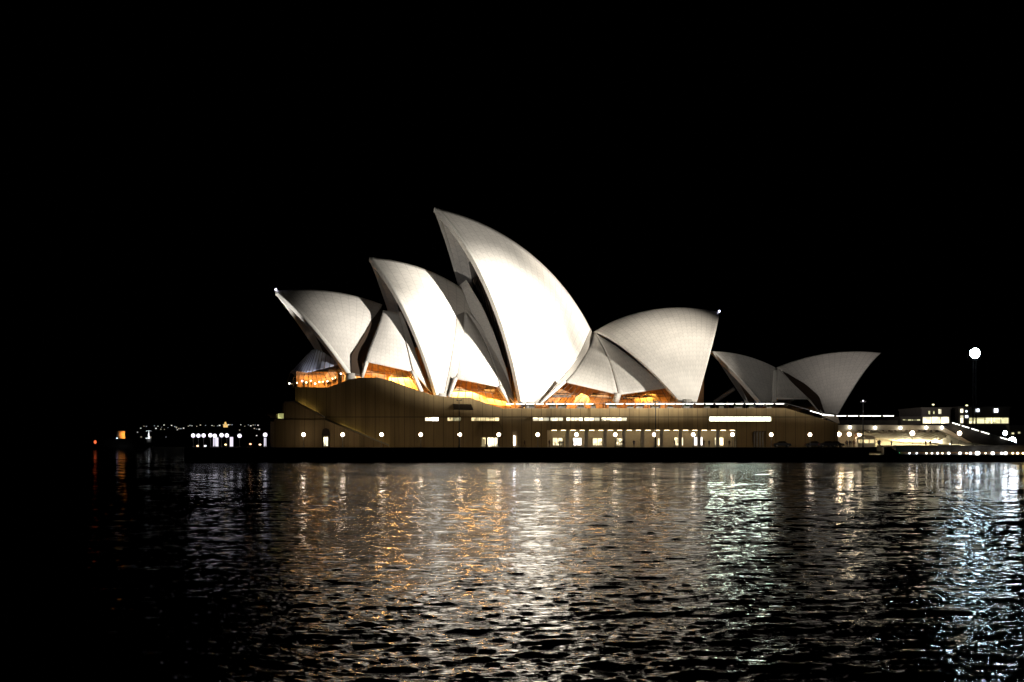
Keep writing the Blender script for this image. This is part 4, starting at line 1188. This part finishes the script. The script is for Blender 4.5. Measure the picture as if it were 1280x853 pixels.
# ------------------------------------------------------------------ people
def make_person(mt, pose=0):
    me = bpy.data.meshes.new('person'); bm = bmesh.new()
    arm = .10 if pose == 0 else .22; st = .05 if pose != 2 else .22
    J = {'pel': (0,0,.95), 'che': (0,0,1.28), 'nec': (0,0,1.48), 'hea': (0,-.02,1.60), 'top': (0,0,1.72),
         'ls': (-.19,0,1.42), 'le': (-.24-arm*.3,.02,1.14), 'lh': (-.24-arm*.2,-.10-arm,.92+arm*.5),
         'rs': (.19,0,1.42), 're': (.24+arm*.3,.02,1.14), 'rh': (.24,-.08-arm*(pose==1),.90+.25*(pose==1)),
         'lt': (-.10,0,.90), 'lk': (-.11,-st*.5,.50), 'lf': (-.12,-st,.07), 'lo': (-.13,-st-.17,.03),
         'rt': (.10,0,.90), 'rk': (.11,st*.3,.50), 'rf': (.12,st,.07), 'ro': (.13,st-.17,.03)}
    R = dict(pel=.15, che=.16, nec=.06, hea=.10, top=.07, ls=.07, le=.05, lh=.04, rs=.07, re=.05, rh=.04, lt=.10, lk=.065, lf=.045, lo=.04, rt=.10, rk=.065, rf=.045, ro=.04)
    E = [('pel','che'),('che','nec'),('nec','hea'),('hea','top'),('che','ls'),('ls','le'),('le','lh'),('che','rs'),('rs','re'),('re','rh'),('pel','lt'),('lt','lk'),('lk','lf'),('lf','lo'),('pel','rt'),('rt','rk'),('rk','rf'),('rf','ro')]
    V = {k: bm.verts.new(v) for k, v in J.items()}
    for a, c in E: bm.edges.new((V[a], V[c]))
    bm.verts.index_update(); names = list(J)
    bm.to_mesh(me); bm.free()
    o = bpy.data.objects.new('person_skeleton', me); COL.objects.link(o)
    md = o.modifiers.new('skin', 'SKIN'); o.modifiers.new('sub', 'SUBSURF').levels = 1
    for i, n in enumerate(names): me.skin_vertices[0].data[i].radius = (R[n], R[n]); me.skin_vertices[0].data[i].use_root = (n == 'pel')
    dg = bpy.context.evaluated_depsgraph_get()
    out = bpy.data.meshes.new_from_object(o.evaluated_get(dg))
    bpy.data.objects.remove(o)
    out.materials.clear(); out.materials.append(mt)
    for p in out.polygons: p.use_smooth = True
    out.name = 'person'
    return out
PM = [make_person(M['cloth'], 0), make_person(M['cloth2'], 1), make_person(M['cloth3'], 2)]
rp = random.Random(3)
def person(x, y, z, lb, group, k=None):
    o = bpy.data.objects.new('person', PM[rp.randrange(3) if k is None else k]); COL.objects.link(o)
    o.location = (x, y, z); o.rotation_euler = (0, 0, rp.uniform(0, 6.28)); s = rp.uniform(.93, 1.05); o.scale = (s, s, s)
    return tag(o, lb, 'person', group)
for px in (686.5, 699, 700.8, 703, 716, 775, 778, 791, 841.5, 878, 884, 910.5, 655.8, 453.5):
    person(wx(px), YW-.7-rp.random()*3, DECK, 'dark figure standing on the promenade before the lit colonnade' if px > 680 else ('dark figure standing alone by the thin light tube' if px > 600 else 'dark figure standing alone by the plain podium wall'), 'people on the promenade' if px > 680 else None)
for k in range(46):
    px = rp.choice([645, 690, 720, 760, 800, 812, 822, 830, 870, 905, 940, 960])+rp.uniform(-12, 12)
    person(wx(px), YW+1.2+rp.random()*3, wz(510.5), 'dark figure in the crowd behind the lit podium handrail', 'crowd behind the podium handrail')
for k in range(14):
    px = rp.choice([1060, 1063, 1068, 1071, 1094, 1099, 1103, 1115, 1162, 1190])+rp.uniform(-2, 2)
    person(wx(px)*1.02, YW+6+rp.random()*5, DECK, 'dark figure in the crowd inside the concourse', 'crowd in the concourse')
for k in range(16):
    px = rp.uniform(362, 432)
    p = H(px, 484 if px < 412 else 484-(px-412)*.55, 13.9)
    person(p[0], p[1]+.6, max(p[2]-.2, 16.6), 'tiny dark figure at the bar windows under the low sail', 'people at the harbour end bar')

# planters behind the podium handrail
pl = None
rq = random.Random(21)
for k in range(16):
    px = 668+k*19.3+rq.uniform(-5, 5); x, z = wx(px), wz(510.5)
    if pl is None:
        pl = thing('planter', (x, YW+1.0, z), 'low dark planter of shrubs behind the lit podium handrail', 'planter', 'planters along the podium handrail')
        b = MB(); b.box((-.9, -.25, 0), (.9, .25, .42)); b.build('trough', M['grey_concrete'], pl)
        b = MB()
        for q in range(420):
            c = np.array([rq.uniform(-.85, .85), rq.uniform(-.25, .25), .42+abs(rq.gauss(0, .22))]); a_ = rq.uniform(0, 6.28); t_ = rq.uniform(-.9, .9); l = rq.uniform(.06, .13)
            u = np.array([math.cos(a_), math.sin(a_), t_])*l; v = np.array([-math.sin(a_), math.cos(a_), .4])*l*.5
            b.add([c-u, c+v, c+u, c-v], [(0, 1, 2, 3)])
        b.build('foliage', M['leaf'], pl); o = pl
    else: o = copy_tree(pl)
    o.location = (x, YW+1.0, z); o.rotation_euler = (0, 0, rq.choice((0, math.pi))); o.scale = (rq.uniform(.6, 1.1), 1, rq.uniform(.8, 1.2))
# table lamps along the harbour end bar
tl = thing
for k in range(13):
    px = 361+k*5.4+rp.uniform(-1, 1); p = H(px, 478-(max(0, px-405))*.4+rp.uniform(-3, 2), 11.5)
    t = thing('bar_table_lamp', p-np.array([0, 0, 1.1]), 'tiny glowing table lamp in the bar under the low sail', 'table lamp', 'table lamps in the harbour end bar')
    b = MB(); b.tube([(0, 0, 0), (0, 0, .9)], .04, 5); b.build('stem', M['black_metal'], t)
    b = MB(); b.ball((0, 0, 1.1), .22, 8, 6); b.build('shade', emit('lit_table_lamp', (1, .8, .45) if k % 3 else (1, .95, .9), 7), t)

# ------------------------------------------------------------------ parked cars at the podium foot
car_paint = mat('dark_car_paint', (.05, .055, .07), .25, coat=.6)
tyre = mat('tyre_rubber', (.015, .015, .015), .8)
def make_car(loc, label):
    t = thing('parked_car', loc, label, 'car', 'cars parked at the foot of the podium')
    def loft(prof, ws):
        b = MB(); n = len(prof); v = []
        for s in (-1, 1):
            for (x, z), w in zip(prof, ws): v.append((x, s*w, z))
        f = [tuple(range(n)), tuple(range(2*n-1, n-1, -1))]+[(i, i+n, (i+1) % n+n, (i+1) % n) for i in range(n)]
        b.add(v, f); return b
    body = [(-2.1,.35),(-2.15,.7),(-1.95,.92),(-1.35,.98),(-.7,1.42),(.55,1.45),(1.2,.98),(1.95,.86),(2.15,.62),(2.1,.32)]
    bo = loft(body, [.84,.86,.84,.82,.62,.62,.8,.82,.82,.82]).build('body', car_paint, t)
    loft([(-1.2,1.0),(-.66,1.39),(.5,1.42),(1.05,1.0)], [.822,.645,.645,.812]).build('window', M['dark_glass'], t)
    for x in (-1.35, 1.35):
        for s in (-1, 1):
            b = MB(); b.tube([(x, s*.66, .32), (x, s*.87, .32)], .32, 14); w = b.build('wheel', tyre, t)
            b = MB(); b.tube([(x, s*.871, .32), (x, s*.885, .32)], .19, 10); b.build('rim', M['grey_metal'], w)
    for s in (-.6, .6):
        b = MB(); b.box((2.1, s-.15, .58), (2.17, s+.15, .72)); b.build('headlight', M['rim'], t)
        b = MB(); b.box((-2.18, s-.15, .66), (-2.12, s+.15, .8)); b.build('taillight', mat('red_lens', (.35, .02, .02), .3), t)
    return t
car0 = make_car((wx(975), YW-2.4, DECK), 'dark parked car just right of the arched grille')
for px, lb in ((1015, 'dark parked car below the last wall lamp before the podium corner'), (1029, 'dark parked car between two others near the podium corner'), (1041, 'dark parked car nearest the podium corner')):
    o = copy_tree(car0); o.location = (wx(px), YW-2.4 if px != 1029 else YW-5.2, DECK); o['label'] = lb
# pale kiosk in the concourse
c = at(1083, 556, YW+8)
t = thing('snack_kiosk', (c[0], YW+8, DECK), 'pale lit snack kiosk with a rounded roof in the concourse', 'kiosk')
b = MB(); b.box((-2.2, 0, 0), (2.2, 2, 2.1)); b.build('body', M['rim'], t)
b = MB(); b.prism([(-2.4, 2.11), (2.4, 2.11), (1.9, 2.6), (.8, 2.85), (-.8, 2.85), (-1.9, 2.6)], -.3, 2.2); b.build('roof', M['rim'], t)
for k in range(3):
    b = MB(); b.box((-1.9+k*1.35, -.06, 1.0), (-.8+k*1.35, -.01, 1.85)); b.build('window', M['win_warm'], t)

bpy.context.view_layer.update()
